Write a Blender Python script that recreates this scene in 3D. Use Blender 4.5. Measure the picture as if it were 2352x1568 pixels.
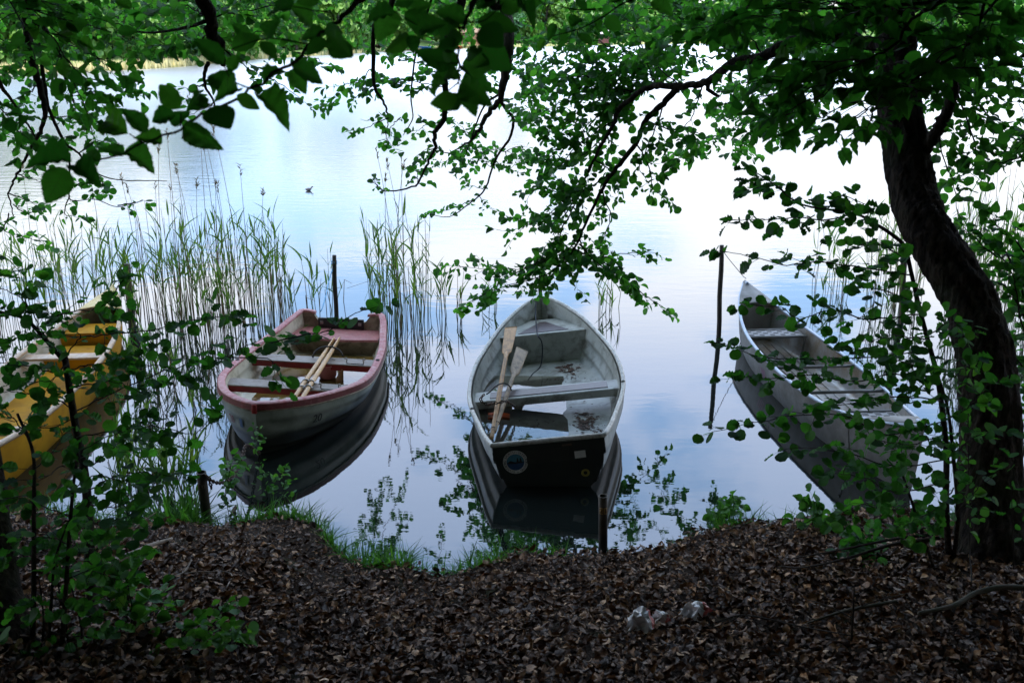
import bpy, math, random
import numpy as np
from mathutils import Vector, Matrix, Euler
R = math.radians
rng = np.random.default_rng(7)
random.seed(7)
for o in list(bpy.data.objects):
    bpy.data.objects.remove(o)
SC = bpy.context.scene
COL = SC.collection

# ------------------------------------------------------------------ camera
H = 3.4
F = 2286.67                       # focal length in units of a 2352 px wide frame (35 mm lens)
TH = math.atan(724 / F)
CT, ST = math.cos(TH), math.sin(TH)
cam = bpy.data.cameras.new('camera')
cam.lens = 35; cam.sensor_width = 36
cam.clip_start = 0.05; cam.clip_end = 3000
cam.dof.use_dof = True; cam.dof.focus_distance = 8.5; cam.dof.aperture_fstop = 7.0
camo = bpy.data.objects.new('camera', cam)
camo.location = (0, 0, H); camo.rotation_euler = (R(90) - TH, 0, 0)
COL.objects.link(camo); SC.camera = camo

# ------------------------------------------------------------------ sky, sun, exposure
SUN_EL, SUN_AZ = R(48), R(205)     # azimuth clockwise from +Y (behind the viewpoint, so the far shore is lit)
SKY_STRENGTH = 0.11
w = bpy.data.worlds.new('World'); SC.world = w; w.use_nodes = True
nt = w.node_tree; nt.nodes.clear()
def N(t, **k):
    n = nt.nodes.new(t)
    for a, b in k.items(): setattr(n, a, b)
    return n
def math_node(tree, op, a, b=None, clamp=False):
    n = tree.nodes.new('ShaderNodeMath'); n.operation = op; n.use_clamp = clamp
    for i, v in enumerate((a, b)):
        if v is None: continue
        if isinstance(v, (int, float)): n.inputs[i].default_value = v
        else: tree.links.new(v, n.inputs[i])
    return n.outputs[0]
def ramp(tree, fac, stops, interp='LINEAR'):
    n = tree.nodes.new('ShaderNodeValToRGB'); n.color_ramp.interpolation = interp
    e = n.color_ramp.elements
    while len(e) < len(stops): e.new(0.5)
    for i, (p, c) in enumerate(stops):
        e[i].position = p; e[i].color = (c if len(c) == 4 else (*c, 1)) if hasattr(c, '__len__') else (c, c, c, 1)
    tree.links.new(fac, n.inputs[0]); return n.outputs[0]
def mixc(tree, fac, a, b, mode='MIX'):
    n = tree.nodes.new('ShaderNodeMix'); n.data_type = 'RGBA'; n.blend_type = mode
    for i, v in ((0, fac), (6, a), (7, b)):
        if isinstance(v, (int, float)): n.inputs[i].default_value = v
        elif isinstance(v, tuple): n.inputs[i].default_value = (*v, 1)
        else: tree.links.new(v, n.inputs[i])
    return n.outputs[2]
sky = N('ShaderNodeTexSky'); sky.sky_type = 'NISHITA'; sky.sun_disc = False
sky.sun_elevation = SUN_EL; sky.sun_rotation = SUN_AZ
sky.air_density = 1.0; sky.dust_density = 0.6; sky.ozone_density = 1.5
tc = N('ShaderNodeTexCoord'); sep = N('ShaderNodeSeparateXYZ'); nt.links.new(tc.outputs['Generated'], sep.inputs[0])
dx, dy, dz = sep.outputs
el = math_node(nt, 'MAXIMUM', dz, 0.0)
inv = math_node(nt, 'DIVIDE', 1.0, math_node(nt, 'ADD', el, 0.18))
cmb = N('ShaderNodeCombineXYZ')
nt.links.new(math_node(nt, 'MULTIPLY', dx, inv), cmb.inputs[0])
nt.links.new(math_node(nt, 'MULTIPLY', dy, inv), cmb.inputs[1])
cmb.inputs[2].default_value = 0.37
noi = N('ShaderNodeTexNoise'); noi.inputs['Scale'].default_value = 2.6; noi.inputs['Detail'].default_value = 5; noi.inputs['Roughness'].default_value = 0.5
nt.links.new(cmb.outputs[0], noi.inputs['Vector'])
# cloud cover: a bright bank low over the far shore, thinner and bluer higher up, a blue gap left of centre
cover = ramp(nt, dz, [(0.0, 0.72), (0.17, 0.66), (0.29, 0.56), (0.50, 0.50), (1.0, 0.44)])
gx = math_node(nt, 'MULTIPLY', math_node(nt, 'ADD', dx, 0.215), 10.0)
gz = math_node(nt, 'MULTIPLY', math_node(nt, 'ADD', dz, -0.185), 13.0)
gap = math_node(nt, 'POWER', 2.718, math_node(nt, 'MULTIPLY', -1.0, math_node(nt, 'ADD', math_node(nt, 'MULTIPLY', gx, gx), math_node(nt, 'MULTIPLY', gz, gz))))
cov = math_node(nt, 'SUBTRACT', math_node(nt, 'ADD', cover, math_node(nt, 'MULTIPLY', math_node(nt, 'SUBTRACT', noi.outputs[0], 0.5), 2.0)), math_node(nt, 'MULTIPLY', gap, 0.55))
cfac = ramp(nt, cov, [(0.30, 0.12), (0.58, 0.97)], 'EASE')
cloudc = ramp(nt, dz, [(0.0, (7.0, 7.0, 7.1)), (0.12, (8.0, 8.0, 8.1)), (0.23, (10.2, 10.3, 10.6)), (0.34, (7.6, 9.0, 12.0)), (0.5, (6.6, 8.6, 12.4)), (1.0, (9.6, 9.2, 8.8))])
clear = mixc(nt, 0.6, sky.outputs[0], (4.4, 8.4, 14.5))      # clear air between the clouds
skyc = mixc(nt, cfac, clear, cloudc)
bg = N('ShaderNodeBackground'); bg.inputs['Strength'].default_value = SKY_STRENGTH
out = N('ShaderNodeOutputWorld')
nt.links.new(skyc, bg.inputs[0]); nt.links.new(bg.outputs[0], out.inputs[0])
sun = bpy.data.lights.new('sun', 'SUN'); sun.energy = 3.2; sun.angle = R(6); sun.color = (1, 0.95, 0.86)
suno = bpy.data.objects.new('sun', sun); COL.objects.link(suno)
sd = Vector((math.sin(SUN_AZ) * math.cos(SUN_EL), math.cos(SUN_AZ) * math.cos(SUN_EL), math.sin(SUN_EL)))
suno.rotation_euler = sd.to_track_quat('Z', 'Y').to_euler()
SC.view_settings.view_transform = 'Standard'; SC.view_settings.look = 'None'
SC.view_settings.exposure = 1.42; SC.view_settings.gamma = 1
SC.cycles.max_bounces = 6; SC.cycles.diffuse_bounces = 3; SC.cycles.glossy_bounces = 3
SC.cycles.transmission_bounces = 3; SC.cycles.transparent_max_bounces = 6
SC.cycles.caustics_reflective = False; SC.cycles.caustics_refractive = False

# ------------------------------------------------------------------ geometry helpers
def ray(px, py):
    a = (px - 1176) / F; b = (784 - py) / F
    return np.array([a, CT + b * ST, -ST + b * CT])
def U(px, py, z):                 # point seen at photo position px,py, z metres in front of the lens
    return ray(px, py) * z + np.array([0, 0, H])
def G(px, py, h=0.0):             # point seen at px,py lying at height h
    r = ray(px, py); return r * ((h - H) / r[2]) + np.array([0, 0, H])
def UP(pts, z):
    zs = z if hasattr(z, '__len__') else [z] * len(pts)
    if len(zs) == 2 and len(pts) != 2: zs = np.linspace(zs[0], zs[1], len(pts))
    return np.array([U(p[0], p[1], q) for p, q in zip(pts, zs)])
def catmull(P, n=6):
    P = np.asarray(P, float)
    if len(P) < 3: return np.array([P[0] + (P[-1] - P[0]) * t for t in np.linspace(0, 1, n)])
    Q = np.vstack([2 * P[0] - P[1], P, 2 * P[-1] - P[-2]]); out = []
    for i in range(1, len(Q) - 2):
        for t in np.linspace(0, 1, n, endpoint=False):
            a, b, c, d = Q[i - 1], Q[i], Q[i + 1], Q[i + 2]
            out.append(0.5 * ((2 * b) + (c - a) * t + (2 * a - 5 * b + 4 * c - d) * t ** 2 + (3 * b - a - 3 * c + d) * t ** 3))
    out.append(P[-1]); return np.array(out)
def nrm(v):
    v = np.asarray(v, float); l = np.linalg.norm(v, axis=-1, keepdims=True); return v / np.maximum(l, 1e-9)

class MB:
    def __init__(s): s.v = []; s.f = []
    def add(s, V, Fs):
        k = len(s.v); s.v += [tuple(map(float, p)) for p in V]; s.f += [tuple(i + k for i in f) for f in Fs]
    def box(s, c, d, rot=None):
        V = np.array([(x, y, z) for x in (-.5, .5) for y in (-.5, .5) for z in (-.5, .5)]) * np.array(d)
        if rot is not None: V = V @ np.array(Euler(rot).to_matrix()).T
        s.add(V + np.array(c), [(0, 1, 3, 2), (4, 6, 7, 5), (0, 4, 5, 1), (2, 3, 7, 6), (0, 2, 6, 4), (1, 5, 7, 3)])
    def tube(s, P, r, n=6, cap=True, bark=0.0, flat=1.0):
        P = np.asarray(P, float); m = len(P)
        r = np.full(m, r) if np.isscalar(r) else np.interp(np.linspace(0, 1, m), np.linspace(0, 1, len(r)), r)
        T = nrm(np.gradient(P, axis=0)); u = np.array([0, 0, 1.0]) if abs(T[0][2]) < .9 else np.array([1.0, 0, 0])
        V = []
        ph = rng.uniform(0, 6.28, 8)
        for i in range(m):
            u = u - T[i] * (u @ T[i]); u = u / (np.linalg.norm(u) + 1e-9); b = np.cross(T[i], u)
            for k in range(n):
                a = 2 * math.pi * k / n; rr = r[i]
                if bark:
                    rr *= 1 + bark * (math.sin(a * 7 + ph[0] + .5 * math.sin(i * .35)) * .5 + math.sin(a * 13 + ph[1] + i * .22) * .35 + .5 * math.sin(i * .5 + a * 3 + ph[2]) + rng.normal(0, .35))
                V.append(P[i] + rr * (math.cos(a) * u + flat * math.sin(a) * b))
        Fs = [(i * n + k, i * n + (k + 1) % n, (i + 1) * n + (k + 1) % n, (i + 1) * n + k) for i in range(m - 1) for k in range(n)]
        if cap: Fs += [tuple(range(n - 1, -1, -1)), tuple((m - 1) * n + k for k in range(n))]
        s.add(V, Fs)
    def grid(s, A, closed=False):
        A = np.asarray(A, float); m, n = A.shape[:2]
        Fs = [(i * n + j, i * n + (j + 1) % n, (i + 1) * n + (j + 1) % n, (i + 1) * n + j) for i in range(m - 1) for j in range(n if closed else n - 1)]
        s.add(A.reshape(-1, 3), Fs)
    def lathe(s, prof, c=(0, 0, 0), n=16):
        A = [[(c[0] + r * math.cos(2 * math.pi * k / n), c[1] + r * math.sin(2 * math.pi * k / n), c[2] + z) for k in range(n)] for r, z in prof]
        s.grid(A, True)
    def torus(s, c, R1, r, M=None, n=12, k=6, sx=1.0):
        V = []
        for i in range(n):
            a = 2 * math.pi * i / n
            for j in range(k):
                b = 2 * math.pi * j / k
                V.append(((R1 * sx + r * math.cos(b)) * math.cos(a) if sx == 1 else (R1 * sx * math.cos(a) + r * math.cos(b) * math.cos(a)), (R1 + r * math.cos(b)) * math.sin(a), r * math.sin(b)))
        V = np.array(V)
        if M is not None: V = V @ np.array(M).T
        s.add(V + np.array(c), [(i * k + j, ((i + 1) % n) * k + j, ((i + 1) % n) * k + (j + 1) % k, i * k + (j + 1) % k) for i in range(n) for j in range(k)])
    def build(s, name, mat, parent=None, world=False, smooth=True, bevel=0, solid=0):
        V = np.array(s.v)
        if world and parent is not None: V = V - np.array(parent.location)
        me = bpy.data.meshes.new(name); me.from_pydata([tuple(p) for p in V], [], s.f); me.update()
        if smooth: me.polygons.foreach_set('use_smooth', [True] * len(me.polygons))
        me.materials.append(mat)
        o = bpy.data.objects.new(name, me); COL.objects.link(o)
        if parent is not None: o.parent = parent
        if solid:
            m = o.modifiers.new('solid', 'SOLIDIFY'); m.thickness = solid; m.offset = 0
        if bevel:
            m = o.modifiers.new('bevel', 'BEVEL'); m.width = bevel; m.segments = 2; m.limit_method = 'ANGLE'
        return o

def tag(o, label=None, cat=None, group=None, kind=None):
    for k, v in (('label', label), ('category', cat), ('group', group), ('kind', kind)):
        if v: o[k] = v
    return o
def empty(name, loc, rot=(0, 0, 0)):
    o = bpy.data.objects.new(name, None); o.location = tuple(map(float, loc)); o.rotation_euler = rot
    o.empty_display_size = 0.1; COL.objects.link(o); return o
def copy_tree(o, parent=None):
    c = o.copy(); COL.objects.link(c)
    if parent is not None: c.parent = parent
    for ch in list(o.children): copy_tree(ch, c)
    return c

# leaves: a template grid laid out many times into one mesh
def leaf_tpl(widths, fold=0.12, droop=0.18, cols=2, wav=0.0):
    m = len(widths); xs = np.linspace(-1, 1, cols + 1); V = []; UVs = []
    for i, wd in enumerate(widths):
        t = i / (m - 1)
        for x in xs:
            V.append((x * wd, t, abs(x) * wd * fold * 2 - droop * t * t + wav * math.sin(t * 25 + abs(x) * 2) * abs(x) * wd))
            UVs.append((x * .5 + .5, t))
    c = cols + 1
    Fs = [(i * c + j, i * c + j + 1, (i + 1) * c + j + 1, (i + 1) * c + j) for i in range(m - 1) for j in range(cols)]
    return np.array(V), np.array(Fs), np.array(UVs)
ALDER = leaf_tpl([.03, .30, .43, .47, .40, .12], .20, .22)
ALDER_HI = leaf_tpl([.02, .20, .33, .38, .43, .44, .48, .46, .48, .44, .44, .37, .33, .20, .05], .10, .12, 4, .10)
BEECH = leaf_tpl([.02, .22, .33, .33, .24, .10, .0], .14, .2)
BEECH_HI = leaf_tpl([max(0., .36 * math.sin(math.pi * (i / 23) ** .82) ** .8 * (1 - .25 * (i / 23) ** 3) + (.013 if i % 2 else -.010) * (2 < i < 22)) + (.012 if i == 0 else 0) for i in range(24)], .24, .20, 6, .10)
QUAD = leaf_tpl([.22, .5, .25], .2, .2)
def place_leaves(name, tpl, pos, Y, Nn, size, mat, parent=None, wjit=0.15, hue=None):
    pos = np.asarray(pos, float); n = len(pos)
    if n == 0: return None
    Y = nrm(Y); X = nrm(np.cross(Y, Nn)); Z = np.cross(X, Y)
    V, Fs, UVs = tpl; m = len(V); size = np.broadcast_to(np.asarray(size, float), (n,))
    wj = 1 + rng.uniform(-wjit * 1.6, wjit, n)
    curl = rng.normal(1, .9, n)
    W = (pos[:, None, :] + size[:, None, None] * (V[None, :, 0, None] * (X * wj[:, None])[:, None, :] + V[None, :, 1, None] * Y[:, None, :] + (V[None, :, 2] * curl[:, None])[:, :, None] * Z[:, None, :]))
    W = W.reshape(-1, 3)
    if parent is not None: W = W - np.array(parent.location)
    FF = (Fs[None] + (np.arange(n) * m)[:, None, None]).reshape(-1)
    nf = n * len(Fs)
    me = bpy.data.meshes.new(name)
    me.vertices.add(n * m); me.vertices.foreach_set('co', W.astype(np.float32).ravel())
    me.loops.add(nf * 4); me.loops.foreach_set('vertex_index', FF.astype(np.int32))
    me.polygons.add(nf); me.polygons.foreach_set('loop_start', np.arange(nf, dtype=np.int32) * 4)
    me.polygons.foreach_set('loop_total', np.full(nf, 4, np.int32))
    me.update(calc_edges=True)
    me.polygons.foreach_set('use_smooth', np.ones(nf, bool))
    uv = me.uv_layers.new(name='UVMap'); uv.data.foreach_set('uv', np.tile(UVs[Fs.ravel()].ravel(), n).astype(np.float32))
    at = me.attributes.new('rnd', 'FLOAT', 'FACE')
    rv = rng.random(n) if hue is None else hue
    at.data.foreach_set('value', np.repeat(rv, len(Fs)).astype(np.float32))
    me.materials.append(mat)
    o = bpy.data.objects.new(name, me); COL.objects.link(o)
    if parent is not None: o.parent = parent
    return o

# ------------------------------------------------------------------ materials
def mat_new(name):
    m = bpy.data.materials.new(name); m.use_nodes = True; t = m.node_tree
    b = t.nodes['Principled BSDF']; return m, t, b
def noise(t, scale, detail=4, rough=.55, coord='Object', stretch=None, dist=0.0):
    tcn = t.nodes.new('ShaderNodeTexCoord'); src = tcn.outputs[coord]
    if stretch:
        mp = t.nodes.new('ShaderNodeMapping'); mp.inputs['Scale'].default_value = stretch; t.links.new(src, mp.inputs[0]); src = mp.outputs[0]
    n = t.nodes.new('ShaderNodeTexNoise'); n.inputs['Scale'].default_value = scale; n.inputs['Detail'].default_value = detail
    n.inputs['Roughness'].default_value = rough; n.inputs['Distortion'].default_value = dist
    t.links.new(src, n.inputs['Vector']); return n.outputs[0]
def bump(t, b, h, strength, dist=0.01):
    n = t.nodes.new('ShaderNodeBump'); n.inputs['Strength'].default_value = strength; n.inputs['Distance'].default_value = dist
    t.links.new(h, n.inputs['Height']); t.links.new(n.outputs[0], b.inputs['Normal'])
def surf(name, c1, c2=None, scale=8, rough=.6, bmp=0.0, bdist=.005, metal=0.0, stretch=None, dirt=None, dirt_amt=.5, dscale=5, lo=.35, hi=.65, spec=.5):
    m, t, b = mat_new(name)
    b.inputs['Roughness'].default_value = rough; b.inputs['Metallic'].default_value = metal
    b.inputs['Specular IOR Level'].default_value = spec
    if c2 is None: c2 = tuple(x * .8 for x in c1)
    nz = noise(t, scale, 6, .6, stretch=stretch)
    c = ramp(t, nz, [(lo, c1), (hi, c2)])
    if dirt:
        nd = noise(t, dscale, 8, .65, dist=.4)
        c = mixc(t, math_node(t, 'MULTIPLY', ramp(t, nd, [(.48, 0.), (.66, 1.)]), dirt_amt), c, dirt)
    t.links.new(c, b.inputs['Base Color'])
    if bmp: bump(t, b, nz, bmp, bdist)
    return m
def leaf_mat(name, c1, c2, tr, trans=.35, rough=.45, veins=False, spots=False, gloss=.025):
    m = bpy.data.materials.new(name); m.use_nodes = True; t = m.node_tree; t.nodes.clear()
    at = t.nodes.new('ShaderNodeAttribute'); at.attribute_name = 'rnd'
    c = ramp(t, at.outputs['Fac'], [(0., c1), (.9, c2), (1., tuple(x * y for x, y in zip(c2, (1.5, 1.25, 1.0))))])
    d = t.nodes.new('ShaderNodeBsdfDiffuse'); tl = t.nodes.new('ShaderNodeBsdfTranslucent'); g = t.nodes.new('ShaderNodeBsdfGlossy')
    g.inputs['Roughness'].default_value = rough; g.inputs['Color'].default_value = (.9, .95, 1, 1)
    tcol = mixc(t, 1.0, c, tr, 'MULTIPLY')
    if veins:
        uv = t.nodes.new('ShaderNodeUVMap'); s = t.nodes.new('ShaderNodeSeparateXYZ'); t.links.new(uv.outputs[0], s.inputs[0])
        ax = math_node(t, 'ABSOLUTE', math_node(t, 'SUBTRACT', s.outputs[0], .5))
        ph = math_node(t, 'SUBTRACT', math_node(t, 'MULTIPLY', s.outputs[1], 9.0), math_node(t, 'MULTIPLY', ax, 5.0))
        fr = math_node(t, 'ABSOLUTE', math_node(t, 'SUBTRACT', math_node(t, 'FRACT', ph), .5))
        vein = math_node(t, 'MAXIMUM', ramp(t, fr, [(0., 1.), (.14, 0.)]), ramp(t, ax, [(0., 1.), (.03, 0.)]))
        c = mixc(t, math_node(t, 'MULTIPLY', vein, .35), c, (.10, .16, .05))
        tcol = mixc(t, math_node(t, 'MULTIPLY', vein, .45), tcol, (.02, .05, .008))
        bn = t.nodes.new('ShaderNodeBump'); bn.inputs['Strength'].default_value = .5; bn.inputs['Distance'].default_value = .002
        t.links.new(fr, bn.inputs['Height'])
        for q in (d, g): t.links.new(bn.outputs[0], q.inputs['Normal'])
        if spots:
            bl = noise(t, 45, 3, .6)
            c = mixc(t, ramp(t, bl, [(.66, 0.), (.72, .8)]), c, (.10, .05, .012))
    t.links.new(c, d.inputs[0]); t.links.new(tcol, tl.inputs[0])
    m1 = t.nodes.new('ShaderNodeMixShader'); m1.inputs[0].default_value = trans; t.links.new(d.outputs[0], m1.inputs[1]); t.links.new(tl.outputs[0], m1.inputs[2])
    m2 = t.nodes.new('ShaderNodeMixShader'); m2.inputs[0].default_value = gloss; t.links.new(m1.outputs[0], m2.inputs[1]); t.links.new(g.outputs[0], m2.inputs[2])
    o = t.nodes.new('ShaderNodeOutputMaterial'); t.links.new(m2.outputs[0], o.inputs[0]); return m
M = {}
M['alder'] = leaf_mat('alder_leaf', (.024, .095, .022), (.070, .195, .040), (1.4, 2.1, .7), .52, gloss=.02)
M['alder_near'] = leaf_mat('alder_leaf_near', (.022, .090, .022), (.060, .180, .036), (1.4, 2.1, .7), .50, veins=True, gloss=.02)
M['beech'] = leaf_mat('beech_leaf', (.018, .080, .018), (.045, .145, .028), (1.5, 2.4, .8), .48, veins=True, spots=True, gloss=.015)
M['canopy'] = leaf_mat('canopy_leaf', (.02, .055, .014), (.045, .10, .025), (1., 1.4, .6), .22, gloss=.03)
M['fresh'] = leaf_mat('fresh_leaf', (.045, .15, .028), (.085, .23, .04), (1.1, 1.4, .6), .45)
M['far'] = leaf_mat('far_leaf', (.08, .20, .04), (.18, .33, .07), (1.1, 1.3, .6), .4, gloss=.02)
M['far_dark'] = leaf_mat('far_leaf_dark', (.03, .10, .045), (.07, .17, .06), (1.1, 1.3, .8), .35, gloss=.02)
M['reed'] = leaf_mat('reed_leaf', (.07, .17, .035), (.17, .30, .07), (1.1, 1.2, .6), .4)
M['drystem'] = leaf_mat('dry_stem', (.16, .12, .06), (.30, .24, .13), (1., 1., .8), .15)
M['fargrass'] = leaf_mat('far_reed', (.50, .46, .24), (.68, .64, .37), (1., 1., .8), .3, gloss=0)
M['grass'] = leaf_mat('grass_blade', (.05, .16, .03), (.11, .27, .05), (1.2, 1.5, .6), .45)
M['litter'] = None

# ------------------------------------------------------------------ ground, lake bed, far shore
def smooth(a, b, x):
    t = np.clip((x - a) / (b - a), 0, 1); return t * t * (3 - 2 * t)
def shore(x):
    return (6.30 - .60 * smooth(-1.55, -.85, x) + .16 * smooth(-.5, .2, x) + .42 * smooth(.75, 1.45, x)
            + .05 * np.sin(x * 3.1) + .03 * np.sin(x * 7.7 + 1) + .018 * np.sin(x * 17))
def ground_h(x, y):
    u = shore(x) - y
    h = np.where(u > 0, .11 * smooth(0, .14, u) + .255 * np.clip(u - .05, 0, 5.2) + .10 * np.clip(u - 5.2, 0, 60), -.05 - .35 * np.clip(-u, 0, 4))
    h = h + np.where(u > 0, .10 * smooth(1.0, 2.2, x) * smooth(0, .5, u) + .05 * smooth(-1.2, -2, x) * smooth(0, .4, u), 0)
    return h + np.where(u > .1, .02 * np.sin(x * 2.3 + y) * np.sin(y * 2.9) + .012 * np.sin(x * 6.1) * np.sin(y * 7.3 + x), 0)
def gz(x, y): return float(ground_h(np.array(float(x)), np.array(float(y))))
def GG(px, py, lift=0.0):         # point on the bank seen at px,py
    h = .3
    for _ in range(40):
        p = G(px, py, h); h = .5 * h + .5 * (gz(p[0], p[1]) + lift)
    return G(px, py, h)
def axis(lo, fa, fb, hi, step, g=1.35):
    mid = list(np.arange(fa, fb + 1e-6, step)); a = []; s = step; x = fa
    while x > lo: s *= g; x -= s; a.append(x)
    b = []; s = step; x = fb
    while x < hi: s *= g; x += s; b.append(x)
    return np.array(a[::-1] + mid + b)
xs = axis(-700, -4.5, 4.5, 700, .06); ys = axis(-60, 2.4, 6.9, 900, .06)
X, Y = np.meshgrid(xs, ys); Z = ground_h(X, Y)
mb = MB(); mb.grid(np.stack([X, Y, Z], -1))
m, t, b = mat_new('soil'); b.inputs['Roughness'].default_value = .95; b.inputs['Specular IOR Level'].default_value = .15
n1 = noise(t, 30, 8, .7); n2 = noise(t, 3.5, 5, .6)
c = ramp(t, n1, [(.3, (.010, .006, .004)), (.55, (.028, .017, .010)), (.75, (.07, .046, .030))])
c = mixc(t, ramp(t, n2, [(.58, 0.), (.7, .45)]), c, (.03, .045, .012))
t.links.new(c, b.inputs['Base Color']); bump(t, b, n1, .9, .02)
tag(mb.build('ground', m), kind='structure')

mb = MB(); mb.grid([[(-900, -3, 0), (900, -3, 0)], [(-900, 1200, 0), (900, 1200, 0)]])
m = bpy.data.materials.new('lake_water'); m.use_nodes = True; t = m.node_tree; t.nodes.clear()
gl = t.nodes.new('ShaderNodeBsdfGlossy'); gl.inputs['Roughness'].default_value = .015; gl.inputs['Color'].default_value = (.97, .98, 1, 1)
df = t.nodes.new('ShaderNodeBsdfDiffuse'); df.inputs['Color'].default_value = (.010, .014, .013, 1)
fr = t.nodes.new('ShaderNodeFresnel'); fr.inputs['IOR'].default_value = 1.85
mx = t.nodes.new('ShaderNodeMixShader'); t.links.new(fr.outputs[0], mx.inputs[0]); t.links.new(df.outputs[0], mx.inputs[1]); t.links.new(gl.outputs[0], mx.inputs[2])
r1 = noise(t, 9, 3, .5, stretch=(.7, 1.6, 1)); r2 = noise(t, 2.2, 3, .55, stretch=(.6, 1.5, 1)); r3 = noise(t, .045, 3, .5, stretch=(1, .5, 1))
tcw = t.nodes.new('ShaderNodeTexCoord'); spw = t.nodes.new('ShaderNodeSeparateXYZ'); t.links.new(tcw.outputs['Object'], spw.inputs[0])
wind = ramp(t, math_node(t, 'DIVIDE', spw.outputs[1], 60.0), [(0., .10), (.18, .22), (.32, 1.1), (1., 3.2)])      # sheltered by the bank, ruffled further out
t.links.new(ramp(t, math_node(t, 'DIVIDE', spw.outputs[1], 120.0), [(.08, .012), (.20, .14), (.6, .34), (1., .42)]), gl.inputs['Roughness'])
calm = math_node(t, 'MULTIPLY', ramp(t, r3, [(.42, .45), (.62, 1.)]), wind)
hgt = math_node(t, 'MULTIPLY', math_node(t, 'ADD', math_node(t, 'MULTIPLY', r1, .25), r2), calm)
bn = t.nodes.new('ShaderNodeBump'); bn.inputs['Strength'].default_value = 1.0; bn.inputs['Distance'].default_value = .010
t.links.new(hgt, bn.inputs['Height'])
for q in (gl, fr): t.links.new(bn.outputs[0], q.inputs['Normal'])
o = t.nodes.new('ShaderNodeOutputMaterial'); t.links.new(mx.outputs[0], o.inputs[0])
M['water'] = m
tag(mb.build('water', m, smooth=False), kind='structure')

FS = [(-1500, 260), (-400, 185), (0, 170), (250, 162), (420, 153), (600, 136), (850, 121), (1000, 114), (1350, 105), (1700, 99), (2100, 94), (2400, 91), (3600, 86)]
FSP = np.array([G(*p)[:2] for p in FS])
FSC = catmull(np.c_[FSP, np.zeros(len(FSP))], 8)[:, :2]
def far_pt(px, k):                # point on the far shore in the direction of px, k = 1 at the waterline
    a = np.arctan2(FSC[:, 0], FSC[:, 1]); r = np.hypot(FSC[:, 0], FSC[:, 1])
    q = ray(px, 60); th = math.atan2(q[0], q[1]); rr = np.interp(th, a, r) * k
    return np.array([rr * math.sin(th), rr * math.cos(th)])
def far_h(k): return float(np.interp(k, [.97, 1, 1.02, 1.3, 2.2, 4], [-1.5, -.02, .5, 2.5, 9, 22]))
ks = [.97, 1, 1.02, 1.08, 1.2, 1.5, 2.2, 3.2]
mb = MB(); mb.grid([[(p[0] * k, p[1] * k, far_h(k) + .3 * math.sin(i * 1.7 + k * 9) * (k > 1.01)) for i, p in enumerate(FSC)] for k in ks])
m = surf('far_meadow', (.05, .11, .03), (.14, .20, .06), .6, .95, spec=.1)
tag(mb.build('hills', m), kind='structure')

# far trees: five crowns, copied along the far shore
M['fartrunk'] = surf('far_bark', (.10, .085, .07), (.05, .04, .035), 2, .9)
def far_tree_proto(hgt, rad, seed, mat, nlv=2600):
    r = np.random.default_rng(seed)
    e = empty('broadleaf_tree', (0, 0, -50))
    mb = MB(); mb.tube(catmull([(0, 0, -.5), (.1, .1, hgt * .3), (-.1, .2, hgt * .6), (0, 0, hgt * .9)], 5), [hgt * .022, hgt * .016, hgt * .005], 7)
    for k in range(7):
        a = r.uniform(0, 6.28); z0 = hgt * r.uniform(.25, .6); l = rad * r.uniform(.5, .9)
        mb.tube([(0, 0, z0), (l * .5 * math.cos(a), l * .5 * math.sin(a), z0 + l * .35), (l * math.cos(a), l * math.sin(a), z0 + l * .6)], [hgt * .009, hgt * .003], 5)
    mb.build('trunk', M['fartrunk'], e)
    nc = 34; C = []
    for k in range(nc):
        z = r.uniform(.10, .95); a = r.uniform(0, 6.28); q = rad * (math.sin(math.pi * min(1, z * .85 + .12)) ** .6) * r.uniform(.35, 1)
        C.append((q * math.cos(a), q * math.sin(a), hgt * z, rad * r.uniform(.20, .40)))
    C = np.array(C); idx = r.integers(0, nc, nlv); d = nrm(r.normal(size=(nlv, 3))) * (r.random((nlv, 1)) ** .4)
    pos = C[idx, :3] + d * C[idx, 3:4] * np.array([1, 1, .7]); pos[:, 2] = np.maximum(pos[:, 2], .3)
    nn = nrm(d + r.normal(size=(nlv, 3)) * .5 + np.array([0, 0, .5])); yy = nrm(np.cross(nn, r.normal(size=(nlv, 3))))
    hue = np.clip(r.random(nlv) * .5 + r.random(nc)[idx] * .5, 0, 1)
    ob = place_leaves('crown', QUAD, pos, yy, nn, r.uniform(.45, .95, nlv), mat, None, hue=hue)
    ob.parent = e; return e
far_protos = [far_tree_proto(12, 4.6, 1, M['far']), far_tree_proto(9, 4.0, 2, M['far']), far_tree_proto(13, 4.2, 3, M['far_dark']), far_tree_proto(7, 3.6, 4, M['far']), far_tree_proto(10, 3.8, 5, M['far_dark'])]
FL = {0: 'bright green broadleaf tree standing on the far shore', 2: 'dark blue-green broadleaf tree standing on the far shore'}
used = set(); rr = np.random.default_rng(11)
spots = []
for px in np.arange(-520, 2900, 62): spots.append((px + rr.uniform(-25, 25), rr.uniform(1.035, 1.07)))
for px in np.arange(-500, 2900, 95): spots.append((px + rr.uniform(-40, 40), rr.uniform(1.12, 1.30)))
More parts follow.
